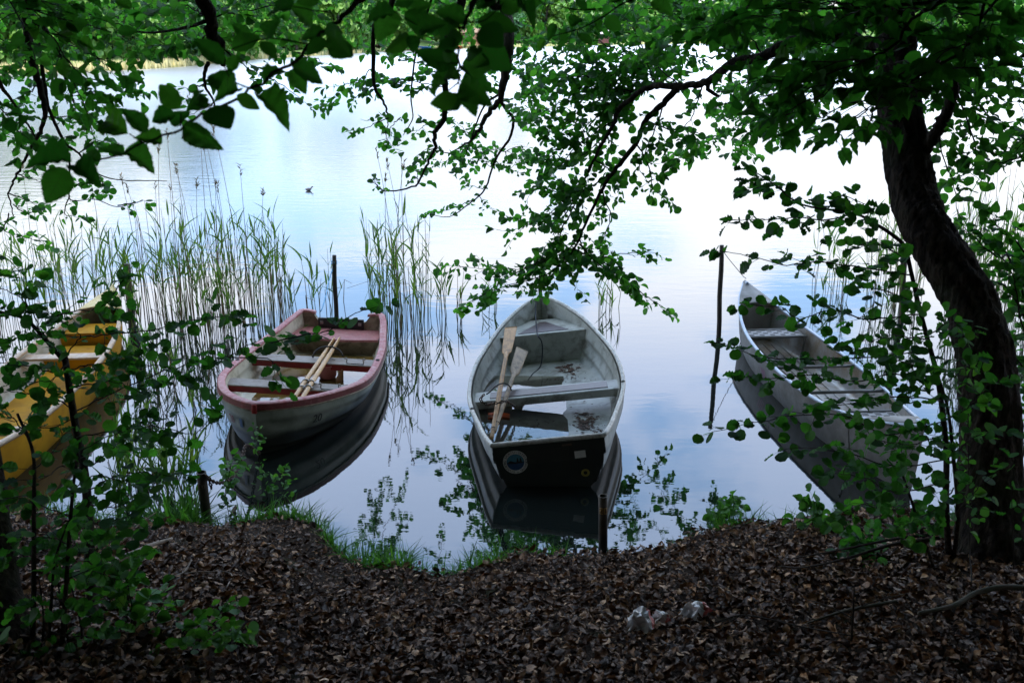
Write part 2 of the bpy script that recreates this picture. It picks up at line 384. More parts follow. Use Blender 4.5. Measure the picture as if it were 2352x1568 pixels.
for px, k in spots:
    i = int(rr.choice([0, 1, 3, 2, 4], p=[.24, .28, .2, .16, .12]))
    if 1330 < px < 1440 and k < 1.1: k = 1.10
    if 1030 < px < 1120 and k < 1.1: k = 1.10
    o = far_protos[i] if i not in used else copy_tree(far_protos[i])
    used.add(i); p = far_pt(px, k); s = rr.uniform(.8, 1.15) * (.72 if px < 750 else 1)
    o.location = (p[0], p[1], far_h(k) - .2); o.scale = (s, s, s); o.rotation_euler = (0, 0, rr.uniform(0, 6.28))
    tag(o, FL[2] if i in (2, 4) else FL[0], 'tree', 'bright trees along the far shore' if i not in (2, 4) else 'dark trees along the far shore')
for i, p in enumerate(far_protos):
    if i not in used:
        for c in list(p.children): bpy.data.objects.remove(c)
        bpy.data.objects.remove(p)
# reed fringe of the far shore
n = 15000; q = rr.uniform(-500, 2900, n); kk = rr.uniform(.99, 1.018, n)
P = np.array([far_pt(a, b) for a, b in zip(q, kk)]); keep = (np.abs(q - 1385) > 22) & (np.abs(q - 985) > 14)
P = P[keep]; n = len(P)
BLADE = leaf_tpl([.04, .06, .04, .0], .1, .0, 2)
d = np.hypot(P[:, 0], P[:, 1])
o = place_leaves('far_reeds', BLADE, np.c_[P, np.full(n, -.05)], np.c_[rr.normal(0, .1, (n, 2)), np.ones(n)], np.c_[rr.normal(0, 1, (n, 2)), np.zeros(n)], rr.uniform(.45, 1.0, n) * np.where(q[keep] < 620, .95, .7), M['fargrass'], wjit=.5)
tag(o, 'pale straw-coloured reed fringe along the far waterline', 'reeds', kind='stuff')
# ------------------------------------------------------------------ boats
class Hull:
    def __init__(s, L, tb, sheer, keel, rake=.3, rake0=0., px=.85, pz=1.15, sole=.05, thk=.03):
        s.L = L; q = catmull([(a, b, 0) for a, b in tb], 8); s.T = q[:, 0]; s.B = np.maximum(q[:, 1], 0)
        s.sheer, s.keel, s.rake, s.rake0, s.px, s.pz, s.sole, s.thk = sheer, keel, rake, rake0, px, pz, sole, thk
    def pt(s, t, q, side, inset=0., ridge=0.):
        b = max(np.interp(t, s.T, s.B) - inset, 0); k = s.keel(t) + inset; a = q * math.pi / 2
        x = b * math.sin(a) ** s.px; z = k + (s.sheer(t) - k) * (1 - math.cos(a)) ** s.pz
        y = t * s.L - s.rake * (1 - q) ** 1.3 * t ** 5 + s.rake0 * (1 - q) ** 1.3 * (1 - t) ** 5
        if inset: y = min(y, s.L - inset * 2)
        x += ridge * min(1, b / .15)
        return np.array([side * x, y, z])
    def svals(s, n, ridge):
        o = []
        for i in range(n):
            o += [(i / n + .004, ridge), (i / n + .25 / n, ridge * .8), (i / n + .6 / n, ridge * .4), ((i + 1) / n - .004, 0.)]
        o[0] = (0, 0); o[-1] = (1, 0); return o
    def shell(s, n=7, ridge=.008, inset=0., t0=0., t1=1., nt=40, floor=False):
        sv = s.svals(n, ridge); A = []
        for t in t0 + (t1 - t0) * (np.linspace(0, 1, nt) ** .9 if not s.rake0 else np.linspace(0, 1, nt)):
            row = [s.pt(t, q, -1, inset, r if not floor else -r) for q, r in sv[::-1]] + [s.pt(t, q, 1, inset, r if not floor else -r) for q, r in sv[1:]]
            if floor:
                flat = [s.pt(t, q, -1, inset, 0) for q, r in sv[::-1]] + [s.pt(t, q, 1, inset, 0) for q, r in sv[1:]]
                for p, p0 in zip(row, flat):
                    if p0[2] <= s.sole + .004: p[:] = (p0[0], p0[1], s.sole)
            A.append(row)
        mb = MB(); mb.grid(A); return mb
    def rimline(s, ts, side, du=0., dz=0.):
        P = np.array([s.pt(t, 1, side) for t in ts]); P[:, 0] += side * du; P[:, 2] += dz; return P
    def half(s, t, z, inset=None):
        inset = s.thk if inset is None else inset; lo, hi = 0., 1.
        for _ in range(30):
            m_ = (lo + hi) / 2
            if s.pt(t, m_, 1, inset)[2] < z: lo = m_
            else: hi = m_
        return s.pt(t, lo, 1, inset)[0]
def sweep(mb, P, prof, closed=False, cap=True):
    P = np.asarray(P, float); T = np.gradient(P, axis=0)
    if closed: T[0] = P[1] - P[-1]; T[-1] = P[0] - P[-2]
    T[:, 2] = 0; T = nrm(T); U_ = np.c_[T[:, 1], -T[:, 0], np.zeros(len(T))]
    A = [[P[i] + U_[i] * u + np.array([0, 0, v]) for u, v in prof] for i in range(len(P))]
    if closed: A.append(A[0])
    k = len(mb.v); mb.grid(A, True); n = len(prof); m_ = len(P)
    if cap and not closed: mb.f += [tuple(k + j for j in range(n)), tuple(k + (m_ - 1) * n + j for j in range(n - 1, -1, -1))]
def strip_solid(mb, P, W, D, wdir, n=10):
    P = np.asarray(P, float); T = nrm(np.gradient(P, axis=0)); A = []
    for i in range(len(P)):
        w_ = np.array(wdir, float); w_ = w_ - T[i] * (w_ @ T[i]); w_ /= np.linalg.norm(w_); d_ = np.cross(T[i], w_)
        A.append([P[i] + w_ * W[i] * math.copysign(abs(math.cos(a)) ** .75, math.cos(a)) + d_ * D[i] * math.copysign(abs(math.sin(a)) ** .75, math.sin(a)) for a in np.arange(n) * 2 * math.pi / n])
    k = len(mb.v); mb.grid(A, True); m_ = len(P)
    mb.f += [tuple(k + j for j in range(n)), tuple(k + (m_ - 1) * n + j for j in range(n - 1, -1, -1))]

def puddle_mat(name, tint, cover):
    m = bpy.data.materials.new(name); m.use_nodes = True; t = m.node_tree; t.nodes.clear()
    g = t.nodes.new('ShaderNodeBsdfGlossy'); g.inputs['Roughness'].default_value = .01
    tr = t.nodes.new('ShaderNodeBsdfTransparent'); tr.inputs[0].default_value = (*tint, 1)
    d = t.nodes.new('ShaderNodeBsdfDiffuse'); d.inputs[0].default_value = (*[x * .35 for x in tint], 1)
    m1 = t.nodes.new('ShaderNodeMixShader'); m1.inputs[0].default_value = cover; t.links.new(tr.outputs[0], m1.inputs[1]); t.links.new(d.outputs[0], m1.inputs[2])
    f = t.nodes.new('ShaderNodeFresnel'); f.inputs['IOR'].default_value = 1.8
    bn = t.nodes.new('ShaderNodeBump'); bn.inputs['Strength'].default_value = .12; bn.inputs['Distance'].default_value = .004
    t.links.new(noise(t, 14, 2), bn.inputs['Height']); t.links.new(bn.outputs[0], g.inputs['Normal'])
    m2 = t.nodes.new('ShaderNodeMixShader'); t.links.new(f.outputs[0], m2.inputs[0]); t.links.new(m1.outputs[0], m2.inputs[1]); t.links.new(g.outputs[0], m2.inputs[2])
    o = t.nodes.new('ShaderNodeOutputMaterial'); t.links.new(m2.outputs[0], o.inputs[0]); return m
M['puddle'] = puddle_mat('puddle_water', (.55, .52, .42), .25)
M['puddle_brown'] = puddle_mat('puddle_brown_water', (.75, .52, .16), .35)
M['gel_grey'] = surf('grey_gelcoat', (.47, .49, .46), (.35, .37, .34), 5, .42, .05, .002, dirt=(.09, .085, .055), dirt_amt=.7, dscale=7)
M['gel_rim'] = surf('grey_rim', (.58, .59, .56), (.46, .47, .44), 14, .4, .08, .002, dirt=(.14, .13, .09), dirt_amt=.6, dscale=22)
M['transom'] = surf('dark_transom_paint', (.010, .014, .012), (.018, .024, .018), 6, .55, .1, .002)
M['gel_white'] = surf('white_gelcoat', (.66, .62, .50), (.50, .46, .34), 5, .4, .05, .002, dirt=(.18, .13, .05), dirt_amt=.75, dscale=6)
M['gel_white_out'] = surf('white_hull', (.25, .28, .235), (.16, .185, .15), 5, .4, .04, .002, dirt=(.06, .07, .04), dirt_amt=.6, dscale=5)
M['dirty_panel'] = surf('dirty_panel', (.36, .32, .24), (.22, .19, .13), 7, .7, .1, .003, dirt=(.05, .035, .02), dirt_amt=.7, dscale=9)
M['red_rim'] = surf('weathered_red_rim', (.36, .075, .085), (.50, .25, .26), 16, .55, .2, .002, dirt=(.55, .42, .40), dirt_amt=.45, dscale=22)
def bottom_shade(m, z0, z1, dark=(.020, .022, .018)):  # darkens the lower hull colour to stand in for shade and dark reflections
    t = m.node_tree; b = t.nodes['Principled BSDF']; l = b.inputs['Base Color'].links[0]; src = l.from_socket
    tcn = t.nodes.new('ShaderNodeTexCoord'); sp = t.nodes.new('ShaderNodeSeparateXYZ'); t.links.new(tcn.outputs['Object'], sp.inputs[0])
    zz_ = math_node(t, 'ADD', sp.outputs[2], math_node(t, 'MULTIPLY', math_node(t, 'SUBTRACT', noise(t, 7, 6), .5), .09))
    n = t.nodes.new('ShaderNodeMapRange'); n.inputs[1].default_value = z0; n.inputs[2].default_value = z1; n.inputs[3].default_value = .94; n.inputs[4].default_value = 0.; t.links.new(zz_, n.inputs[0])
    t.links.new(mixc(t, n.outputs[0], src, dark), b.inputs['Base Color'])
bottom_shade(M['gel_white_out'], .13, .22)      # shade painted into the white hull, darker towards the water
M['gel_grey_out'] = surf('grey_hull', (.44, .46, .43), (.32, .34, .31), 5, .45, .05, .002, dirt=(.09, .085, .055), dirt_amt=.6, dscale=7); bottom_shade(M['gel_grey_out'], .06, .15)  # grey hull gets the same painted shade along its bottom
M['red_paint'] = surf('red_wood_paint', (.30, .018, .020), (.20, .012, .014), 10, .5, .1, .002)
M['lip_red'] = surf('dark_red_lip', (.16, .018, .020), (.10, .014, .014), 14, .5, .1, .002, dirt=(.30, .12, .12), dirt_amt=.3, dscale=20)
M['pink_seat'] = surf('faded_pink_paint', (.46, .17, .17), (.34, .12, .12), 9, .6, .1, .002, dirt=(.48, .36, .28), dirt_amt=.35, dscale=30)
M['strake'] = surf('rubbing_strake', (.35, .30, .22), (.18, .15, .11), 20, .6)
M['grey_wood'] = surf('weathered_grey_wood', (.36, .33, .30), (.24, .21, .19), 6, .75, .35, .003, stretch=(1.2, 14, 8), dirt=(.10, .06, .05), dirt_amt=.4, dscale=12)
M['oar_wood'] = surf('pale_oar_wood', (.62, .40, .19), (.50, .30, .13), 7, .45, .08, .001, stretch=(6, 1, 6), dirt=(.28, .17, .08), dirt_amt=.35, dscale=12)
M['old_oar'] = surf('old_oar_wood', (.46, .26, .10), (.30, .165, .06), 7, .55, .15, .001, stretch=(8, 1.2, 8), dirt=(.09, .05, .025), dirt_amt=.6, dscale=14)
M['grey_oar'] = surf('greyed_oar_wood', (.34, .25, .15), (.22, .16, .10), 7, .6, .15, .001, stretch=(8, 1.2, 8), dirt=(.06, .04, .025), dirt_amt=.6, dscale=14)
M['brown_panel'] = surf('brown_seat_panel', (.090, .060, .060), (.060, .042, .042), 22, .38, .25, .002, dirt=(.16, .14, .13), dirt_amt=.3, dscale=15)
M['black_rubber'] = surf('black_rubber', (.012, .012, .013), (.02, .02, .02), 20, .5)
M['steel'] = surf('dull_steel', (.35, .35, .35), (.22, .2, .18), 20, .4, metal=.9)
M['rust'] = surf('rusty_iron', (.045, .035, .03), (.10, .055, .035), 25, .65, .3, .002, metal=.4)
M['post'] = surf('dark_iron_post', (.030, .028, .025), (.07, .055, .042), 14, .6, .3, .003, metal=.3, dirt=(.05, .06, .03), dirt_amt=.4)
M['wood_post'] = surf('wet_wood_post', (.075, .065, .055), (.035, .03, .026), 8, .7, .5, .005, stretch=(6, 6, .8))
M['alu'] = surf('scuffed_aluminium', (.28, .28, .275), (.18, .18, .175), 6, .58, .05, .002, spec=.2, metal=.08, dirt=(.16, .14, .12), dirt_amt=.35, dscale=14)
M['alu_floor'] = surf('stained_aluminium', (.42, .41, .39), (.30, .28, .25), 4, .35, .05, .002, metal=.4, dirt=(.20, .12, .04), dirt_amt=.8, dscale=3.5)
M['alu_trim'] = surf('blue_grey_trim', (.28, .36, .48), (.42, .48, .56), 12, .4, metal=.3)
M['yellow'] = surf('yellow_gelcoat', (.56, .29, .016), (.44, .21, .012), 4, .65, .05, .002, spec=.12, dirt=(.20, .10, .02), dirt_amt=.4)
M['yellow_pale'] = surf('pale_yellow_deck', (.80, .66, .30), (.70, .54, .22), 5, .45, dirt=(.4, .3, .15), dirt_amt=.2)
M['cream'] = surf('cream_lining', (.58, .55, .46), (.46, .42, .33), 5, .55, dirt=(.22, .18, .10), dirt_amt=.4)
M['wood_trim'] = surf('pale_wood_trim', (.60, .44, .29), (.46, .31, .19), 6, .55, .1, .001, stretch=(5, 1, 5), dirt=(.62, .60, .58), dirt_amt=.4, dscale=10)
M['navy_rope'] = surf('navy_rope', (.012, .016, .03), (.03, .035, .05), 60, .8)
M['blue_rope'] = surf('blue_rope', (.10, .32, .55), (.16, .42, .66), 60, .7)
M['ink'] = surf('black_ink', (.012, .012, .012), None, 5, .5)
M['red_ink'] = surf('red_brown_ink', (.20, .02, .018), None, 5, .5)
M['sticker_white'] = surf('sticker_white', (.70, .72, .70), (.6, .62, .6), 9, .5)
M['sticker_blue'] = surf('sticker_blue', (.02, .06, .16), (.03, .09, .2), 9, .5)
M['sticker_teal'] = surf('sticker_teal', (.08, .26, .34), (.05, .16, .26), 3, .5)
M['sticker_tan'] = surf('number_tag_tan', (.42, .27, .09), (.32, .20, .07), 12, .6)
M['orange'] = surf('orange_plastic', (.62, .11, .015), (.5, .08, .01), 9, .45)
M['pink_plastic'] = surf('pink_plastic', (.62, .26, .27), (.52, .20, .22), 8, .5)

def letters(body, size, extr=.0008):
    cu = bpy.data.curves.new('lettering', 'FONT'); cu.body = body; cu.size = size; cu.align_x = 'CENTER'; cu.align_y = 'CENTER'; cu.extrude = extr
    ob = bpy.data.objects.new('lettering', cu); COL.objects.link(ob); bpy.context.view_layer.update()
    me = bpy.data.meshes.new_from_object(ob.evaluated_get(bpy.context.evaluated_depsgraph_get()))
    V = [tuple(v.co) for v in me.vertices]; Fs = [tuple(p.vertices) for p in me.polygons]
    bpy.data.objects.remove(ob); bpy.data.meshes.remove(me); return V, Fs
def hull_decal(mb, hull, V, Fs, t0, q0, side, lift=.004, flip=1):
    o = []
    for x, y, z in V:
        dq = .02; dt = .01
        base = hull.pt(t0, q0, side); a = hull.pt(t0, q0 + dq, side) - base; c = hull.pt(t0 + dt, q0, side) - base
        t = t0 + flip * x * dt / np.linalg.norm(c); q = min(q0 + y * dq / np.linalg.norm(a), .99)
        p = hull.pt(t, q, side); e1 = hull.pt(t + .004, q, side) - p; e2 = hull.pt(t, q + .01, side) - p
        nn = nrm(np.cross(e1, e2)); nn = nn if nn[0] * side > 0 else -nn
        o.append(p + nn * (lift + .008 + z))
    mb.add(o, Fs)
def thwart_box(hull, y0, y1, z, h, over=.0):
    mb = MB(); t = lambda y: y / hull.L; A = []
    for zz in (z, z - h):
        A.append([(-hull.half(t(y0), zz) - over, y0, zz), (hull.half(t(y0), zz) + over, y0, zz), (hull.half(t(y1), zz) + over, y1, zz), (-hull.half(t(y1), zz) - over, y1, zz)])
    mb.grid(A, True); mb.f += [(3, 2, 1, 0), (4, 5, 6, 7)]; return mb
def puddle(hull, roll, level, xedge, y0, y1, side, name, mat, parent, n=34):
    mb = MB(); A = []; sr = math.sin(roll)
    for i, y in enumerate(np.linspace(y0, y1, n)):
        t = y / hull.L; hb = hull.half(t, level + abs(sr) * .4) + .012
        xe = min(xedge + .025 * math.sin(y * 9) + .015 * math.sin(y * 23 + 1), hb)
        xs_ = np.linspace(side * hb, -side * xe, 12) if True else None
        A.append([(x, y, level + sr * x) for x in xs_])
    mb.grid(A); return mb.build(name, mat, parent)

# --- grey rowboat, bow to the lake
ROLL_B = R(-6.3)
def tab(ts, vs):
    q = catmull([(a, b, 0) for a, b in zip(ts, vs)], 8); return lambda t: float(np.interp(t, q[:, 0], q[:, 1]))
B = Hull(3.40, [(0, .43), (.06, .49), (.15, .555), (.28, .645), (.37, .685), (.45, .692), (.52, .684), (.60, .655), (.68, .60), (.77, .515), (.84, .43), (.91, .30), (.96, .18), (.985, .09), (1, 0)],
         tab([0, .15, .35, .6, .8, 1], [.385, .345, .33, .37, .45, .60]), lambda t: -.12 + .10 * t ** 5, rake=.32, sole=.09, thk=.028)
bg_ = empty('rowboat', (.316, 7.02, 0), (0, ROLL_B, R(-.985)))
tag(bg_, 'light grey fibreglass rowboat with round club emblem on its dark stern and pooled rainwater inside', 'rowboat')
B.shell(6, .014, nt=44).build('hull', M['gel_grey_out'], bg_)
B.shell(6, .022, inset=.030, t0=.008, t1=.985, nt=44, floor=True).build('interior', M['gel_grey'], bg_)
mb = MB(); sv = np.linspace(0, 1, 16)
mb.grid([[B.pt(0, q, -1) + np.array([0, -.002, 0]), B.pt(0, q, 1) + np.array([0, -.002, 0])] for q in sv]); mb.build('transom', M['transom'], bg_, smooth=False)
mb = MB(); mb.grid([[B.pt(0, q, -1, .0) + np.array([0, .03, 0]), B.pt(0, q, 1, .0) + np.array([0, .03, 0])] for q in sv]); mb.build('inner_transom', M['gel_grey'], bg_, smooth=False)
ts = np.linspace(0, 1, 46)
P = np.vstack([B.rimline(ts, -1), B.rimline(ts[::-1][1:], 1), [(x, 0, .385) for x in np.linspace(.43, -.43, 14)[1:-1]]])
mb = MB(); sweep(mb, P, [(.020 * math.cos(a), .020 * math.sin(a) + .004) for a in np.arange(10) * 2 * math.pi / 10], closed=True)
mb.build('gunwale', M['gel_rim'], bg_)
o = thwart_box(B, 1.27, 1.52, .275, .075).build('thwart', M['gel_grey'], bg_, smooth=False, bevel=.012)
mb = MB(); mb.box((.02, 1.395, .278), (1.06, .15, .006)); mb.build('seat_panel', M['brown_panel'], o, smooth=False, bevel=.002)
# bow seat with its bulkhead
mb = MB(); top = [(-B.half(.815, .40), 2.72, .40), (B.half(.815, .40), 2.72, .40)]
A = [[(-B.half(y / B.L, .40), y, .40), (0, y, .40), (B.half(y / B.L, .40), y, .40)] for y in np.linspace(2.72, 3.24, 12)]
mb.grid(A)
zz = np.linspace(.40, .07, 8); mb.grid([[(-B.half(.815, z), 2.72 + .03 * (.4 - z), z), (B.half(.815, z), 2.72 + .03 * (.4 - z), z)] for z in zz])
mb.tube([(-B.half(.815, .40), 2.72, .398), (B.half(.815, .40), 2.72, .398)], .010, 8)
o = mb.build('bow_seat', M['gel_grey'], bg_, smooth=False)
mb = MB(); mb.add([(-.26, 2.78, .404), (.26, 2.78, .404), (.03, 3.13, .404), (-.03, 3.13, .404)], [(0, 1, 2, 3)]); mb.build('seat_panel', M['brown_panel'], o, smooth=False, solid=.004)
for sd_, tt in ((-1, .27), (1, .36)):
    p = B.pt(tt, 1, sd_); mb = MB(); mb.torus(p + np.array([0, 0, .024]), .014, .005); mb.lathe([(.0, .0), (.012, .0)], p + np.array([0, 0, .0245]), 10); mb.build('oarlock_socket', M['black_rubber'], bg_)
puddle(B, ROLL_B, .1080, .165, .035, 2.25, -1, 'rain_puddle', M['puddle'], bg_)
# dirt and dead leaves on the floor
mb = MB(); rr = np.random.default_rng(5)
for cx, cy, sx_, sy_, n in ((.33, 1.02, .05, .10, 90), (.36, .62, .06, .09, 110), (.14, 2.15, .10, .03, 40), (.22, 2.42, .05, .08, 70), (.40, .8, .10, .3, 60), (.1, 1.9, .25, .2, 30), (-.25, 1.05, .12, .06, 40)):
    for k in range(n):
        x, y = rr.normal(cx, sx_), rr.normal(cy, sy_); a = rr.uniform(0, 6.28); l = rr.uniform(.006, .020) * (2.2 if n > 60 and rr.random() < .5 else 1)
        if abs(x) > B.half(y / B.L, .08) - .02: continue
        c_, s_ = math.cos(a) * l, math.sin(a) * l; z = .092 + rr.uniform(0, .006)
        mb.add([(x - c_, y - s_, z), (x + s_ * .5, y - c_ * .5, z + .004), (x + c_, y + s_, z + .001), (x - s_ * .5, y + c_ * .5, z + .003)], [(0, 1, 2, 3)])
tag(mb.build('leaf_debris', surf('wet_brown_debris', (.05, .022, .012), (.09, .045, .02), 9, .7), bg_, smooth=False), kind='stuff')
# emblem, blank label, drain ring on the transom
def disc(r, n=40, z=0.): return [(r * math.cos(2 * math.pi * k / n), r * math.sin(2 * math.pi * k / n), z) for k in range(n)]
def stern_xf(V, cx, cz, y): return [(cx + x, y - z, cz + yy) for x, yy, z in V]
EC = (-.265, .235); er = .097
mb = MB(); mb.add(stern_xf(disc(er), *EC, -.004), [tuple(range(40))]); em = mb.build('emblem', M['sticker_white'], bg_, smooth=False)
mb = MB(); mb.add(stern_xf(disc(er * .70), *EC, -.0055), [tuple(range(40))]); mb.build('emblem_picture', M['sticker_blue'], em, smooth=False)
mb = MB(); up_ = [(er * .69 * math.cos(a), er * .69 * math.sin(a), 0) for a in np.linspace(.02, math.pi - .02, 20)]
mb.add(stern_xf(up_, *EC, -.0065), [tuple(range(20))]); mb.build('emblem_sky', M['sticker_teal'], em, smooth=False)
mb = MB(); hill = [(-.68, -.03), (-.5, .10), (-.36, .16), (-.2, .08), (0, .02), (.25, .06), (.5, .0), (.68, -.03), (.5, -.10), (0, -.12), (-.5, -.1)]
mb.add(stern_xf([(x * er, y * er, 0) for x, y in hill], *EC, -.0075), [tuple(range(len(hill)))])
for bx in (.18, .42):
    mb.add(stern_xf([(q[0] * er, q[1] * er, 0) for q in ((bx - .1, -.02), (bx + .1, -.02), (bx + .07, .22), (bx, .42), (bx - .07, .2))], *EC, -.0085), [(0, 1, 2, 3, 4)])
mb.build('emblem_silhouette', M['ink'], em, smooth=False)
mb = MB(); txt = 'SILKEBORG SPORTSFISKERIFORENING \u2605'.replace('\u2605', '*'); nL = len(txt) + 1
for i, ch in enumerate(txt):
    if ch == ' ': continue
    a = -math.pi / 2 - (i + 1.3) * 2 * math.pi / nL
    V, Fs = letters(ch, er * .25, .0004); ca, sa = math.cos(a - math.pi / 2), math.sin(a - math.pi / 2)
    W = [(er * .845 * math.cos(a) + x * ca - y * sa, er * .845 * math.sin(a) + x * sa + y * ca, z) for x, y, z in V]
    mb.add(stern_xf(W, *EC, -.0060), Fs)
mb.build('emblem_lettering', M['ink'], em, smooth=False)
mb = MB(); mb.box((.235, -.004, .250), (.085, .004, .058), (0, R(-2), 0)); mb.build('blank_sticker', M['sticker_white'], bg_, smooth=False)
mb = MB(); mb.box((-.01, -.0035, .265), (.33, .003, .11)); mb.build('backing_plate', surf('dark_plate', (.02, .022, .018), (.03, .03, .025), 12, .5), bg_, smooth=False)
mb = MB(); mb.box((.14, -.004, .338), (.075, .003, .014)); mb.build('maker_tag', surf('worn_tag', (.12, .05, .03), (.08, .07, .05), 20, .6), bg_, smooth=False)
mb = MB(); mb.torus((.262, -.012, .095), .024, .009, Matrix.Rotation(R(90), 3, 'X'), 16, 6); mb.build('drain_ring', surf('yellow_ring', (.30, .26, .04), (.2, .17, .03), 12, .5), bg_)

def oar(name, p0, p1, blen, bw, wdir, mat, label, group=None, r=.021, neck=.14, tip=1.02, end=.98, grip=True):
    p0, p1 = np.array(p0, float), np.array(p1, float); L = np.linalg.norm(p1 - p0); d = (p1 - p0) / L
    e = empty(name, p0); mb = MB()
    kb = 1 - blen / L; tsv = [0, .004, .06, kb * .4, kb - neck / L, kb - neck * .4 / L, kb + .02]
    mb.tube([d * L * k for k in tsv], [r * .7, r * .85, r * .85, r, r * .95, r * .9, r * .8], 10)
    mb.build('shaft', mat, e)
    mb = MB(); q = np.array([kb - neck / L * .5, kb, kb + .05 * blen / L + .01, kb + .35 * blen / L, kb + .7 * blen / L, 1 - .06 * blen / L, 1])
    strip_solid(mb, [d * L * k for k in q], [r * .9, r * 1.1, bw * .38, bw * .44, bw * .48, bw * .5 * tip, bw * .5 * tip * end], [r * .85, r * .8, r * .55, .011, .008, .006, .004], wdir, 12)
    mb.build('blade', mat, e)
    if grip:
        mb = MB(); mb.tube([d * .15, d * .16], r * 1.05, 10); mb.build('grip_band', M['rust'], e)
    return tag(e, label, 'oar', group)
oar('oar', G(1129, 1006, .20), G(1174, 751, .47), .66, .125, (1, 0, .15), M['old_oar'], 'brown wooden oar leaning higher on the inside of the grey rowboat', 'oars in the grey rowboat')
oar('oar', G(1135, 992, .21), G(1200, 801, .38), .60, .125, (.9, -.1, -.42), M['grey_oar'], 'greyer wooden oar with dark blade lying lower in the grey rowboat', 'oars in the grey rowboat')
# lock cable, chain and bailer at the end of the thwart, mooring line in the bow
mb = MB(); mb.tube(catmull([G(1117, 905, .30), G(1125, 900, .32), G(1138, 887, .38), G(1155, 880, .42), G(1168, 884, .40), G(1175, 896, .31)], 6), .007, 6)
tag(mb.build('lock_cable', M['black_rubber']), 'black cable looped over the two oars in the grey rowboat', 'cable')
def chain(name, P, r=.0045, ln=.017, mat='rust'):
    P = catmull(P, 24); seg = np.r_[0, np.cumsum(np.linalg.norm(np.diff(P, axis=0), axis=1))]; n = int(seg[-1] / (ln * 1.35)); mb = MB()
    for i in range(n):
        s_ = (i + .5) * seg[-1] / n; c_ = np.array([np.interp(s_, seg, P[:, k]) for k in range(3)]); c2 = np.array([np.interp(s_ + .004, seg, P[:, k]) for k in range(3)])
        x = nrm(c2 - c_); a = np.array([0, 0, 1.]) if abs(x[2]) < .9 else np.array([0, 1., 0]); y = nrm(np.cross(a, x)); z = np.cross(x, y)
        if i % 2: y, z = z, -y
        mb.torus(c_, ln * .5, r, np.c_[x, y, z], 10, 5, 1.7)
    return mb.build(name, M[mat])
tag(chain('padlock_chain', [G(1112, 905, .30), G(1104, 918, .27), G(1118, 928, .22), G(1130, 926, .30), G(1145, 925, .32), G(1160, 921, .33), G(1172, 926, .28), G(1182, 934, .20)], .005, .020), 'rusty chain wound round the oar shafts at the thwart end of the grey rowboat', 'chain')
mb = MB(); c0 = G(1146, 962, .085); A = []
for i in range(9):
    u = i / 8; A.append([c0 + np.array([(u - .5) * .19, (v - .5) * .11 * (1.0 - .4 * u), .045 * abs(2 * v - 1) ** 2 + .012 * math.sin(u * 3) - .01]) for v in np.linspace(0, 1, 9)])
mb.grid(A); tag(mb.build('bailer', M['orange'], solid=.006), 'orange plastic bailer half under the oars in the grey rowboat', 'bailer')
mb = MB(); mb.tube(catmull([G(1231, 694, .59), G(1230, 720, .50), G(1233, 760, .41), G(1236, 772, .415), G(1243, 782, .36), G(1246, 800, .27), G(1244, 830, .12), G(1238, 846, .085), G(1224, 858, .075), G(1213, 872, .075)], 6), .0065, 6)
tag(mb.build('mooring_rope', M['navy_rope']), 'dark navy rope running down the bow seat of the grey rowboat', 'rope')

# --- red-rimmed white rowboat, bow to the bank
ROLL_A = R(-2.0)
A_ = Hull(2.90, [(0, .46), (.08, .52), (.17, .57), (.29, .635), (.42, .67), (.54, .683), (.63, .665), (.71, .61), (.79, .525), (.86, .425), (.91, .325), (.95, .215), (.98, .105), (1, 0)],
          tab([0, .2, .4, .6, .8, 1], [.42, .34, .305, .315, .385, .465]), lambda t: -.12 + .04 * t ** 6, rake=.16, px=.80, pz=1.1, sole=.065, thk=.045)
ra = empty('rowboat', (-1.863, 10.443, 0), (0, ROLL_A, R(175.2)))
tag(ra, 'white clinker-built rowboat number 20 with faded red rim and two red thwarts', 'rowboat')
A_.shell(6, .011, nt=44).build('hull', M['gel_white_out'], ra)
A_.shell(6, .006, inset=.045, t0=.012, t1=.975, nt=44, floor=True).build('interior', M['gel_white'], ra)
mb = MB()
def notch(x): return .42 - .085 * float(smooth(.33, .25, abs(x)))
xx = np.linspace(-.455, .455, 30)
mb.grid([[(x, .0, max(A_.keel(0), -.05)), (x, .0, notch(x))] for x in xx]); mb.grid([[(x, .05, .05), (x, .05, notch(x))] for x in xx]); mb.grid([[(x, .0, notch(x)), (x, .05, notch(x))] for x in xx])
mb.build('transom', M['dirty_panel'], ra)
ts = np.linspace(.03, 1, 46)
Lp = A_.rimline(ts, -1, -.02, .012); Rp = A_.rimline(ts[::-1], 1, -.02, .012)
P = np.vstack([[(-.29, .015, .418), (-.36, .02, .434), (-.42, .03, .438), (-.445, .055, .436)], Lp[1:-1], [(0, 2.89, .478)], Rp[1:-1], [(.445, .055, .436), (.42, .03, .438), (.36, .02, .434), (.29, .015, .418)]])
mb = MB(); sweep(mb, P, [(-.034, .000), (-.028, .009), (.022, .012), (.034, .006), (.034, -.012), (.026, -.016), (-.026, -.016)])
rim_ = mb.build('rim', M['red_rim'], ra)
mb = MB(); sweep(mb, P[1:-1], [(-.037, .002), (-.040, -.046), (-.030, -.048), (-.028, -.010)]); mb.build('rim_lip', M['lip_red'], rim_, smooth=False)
mb = MB(); mb.box((0, 2.905, .440), (.045, .05, .085)); mb.build('stem_cap', M['red_paint'], ra, bevel=.012)
P2 = np.vstack([A_.rimline(ts, -1, .012, -.045)[:-1], [(0, 2.915, .420)], A_.rimline(ts[::-1], 1, .012, -.045)[1:]])
mb = MB(); mb.tube(P2, .011, 8); mb.build('rubbing_strake', M['strake'], ra)
mb = MB(); mb.box((0, .066, .315), (.50, .03, .12)); o = mb.build('motor_pad', M['black_rubber'], ra, bevel=.004)
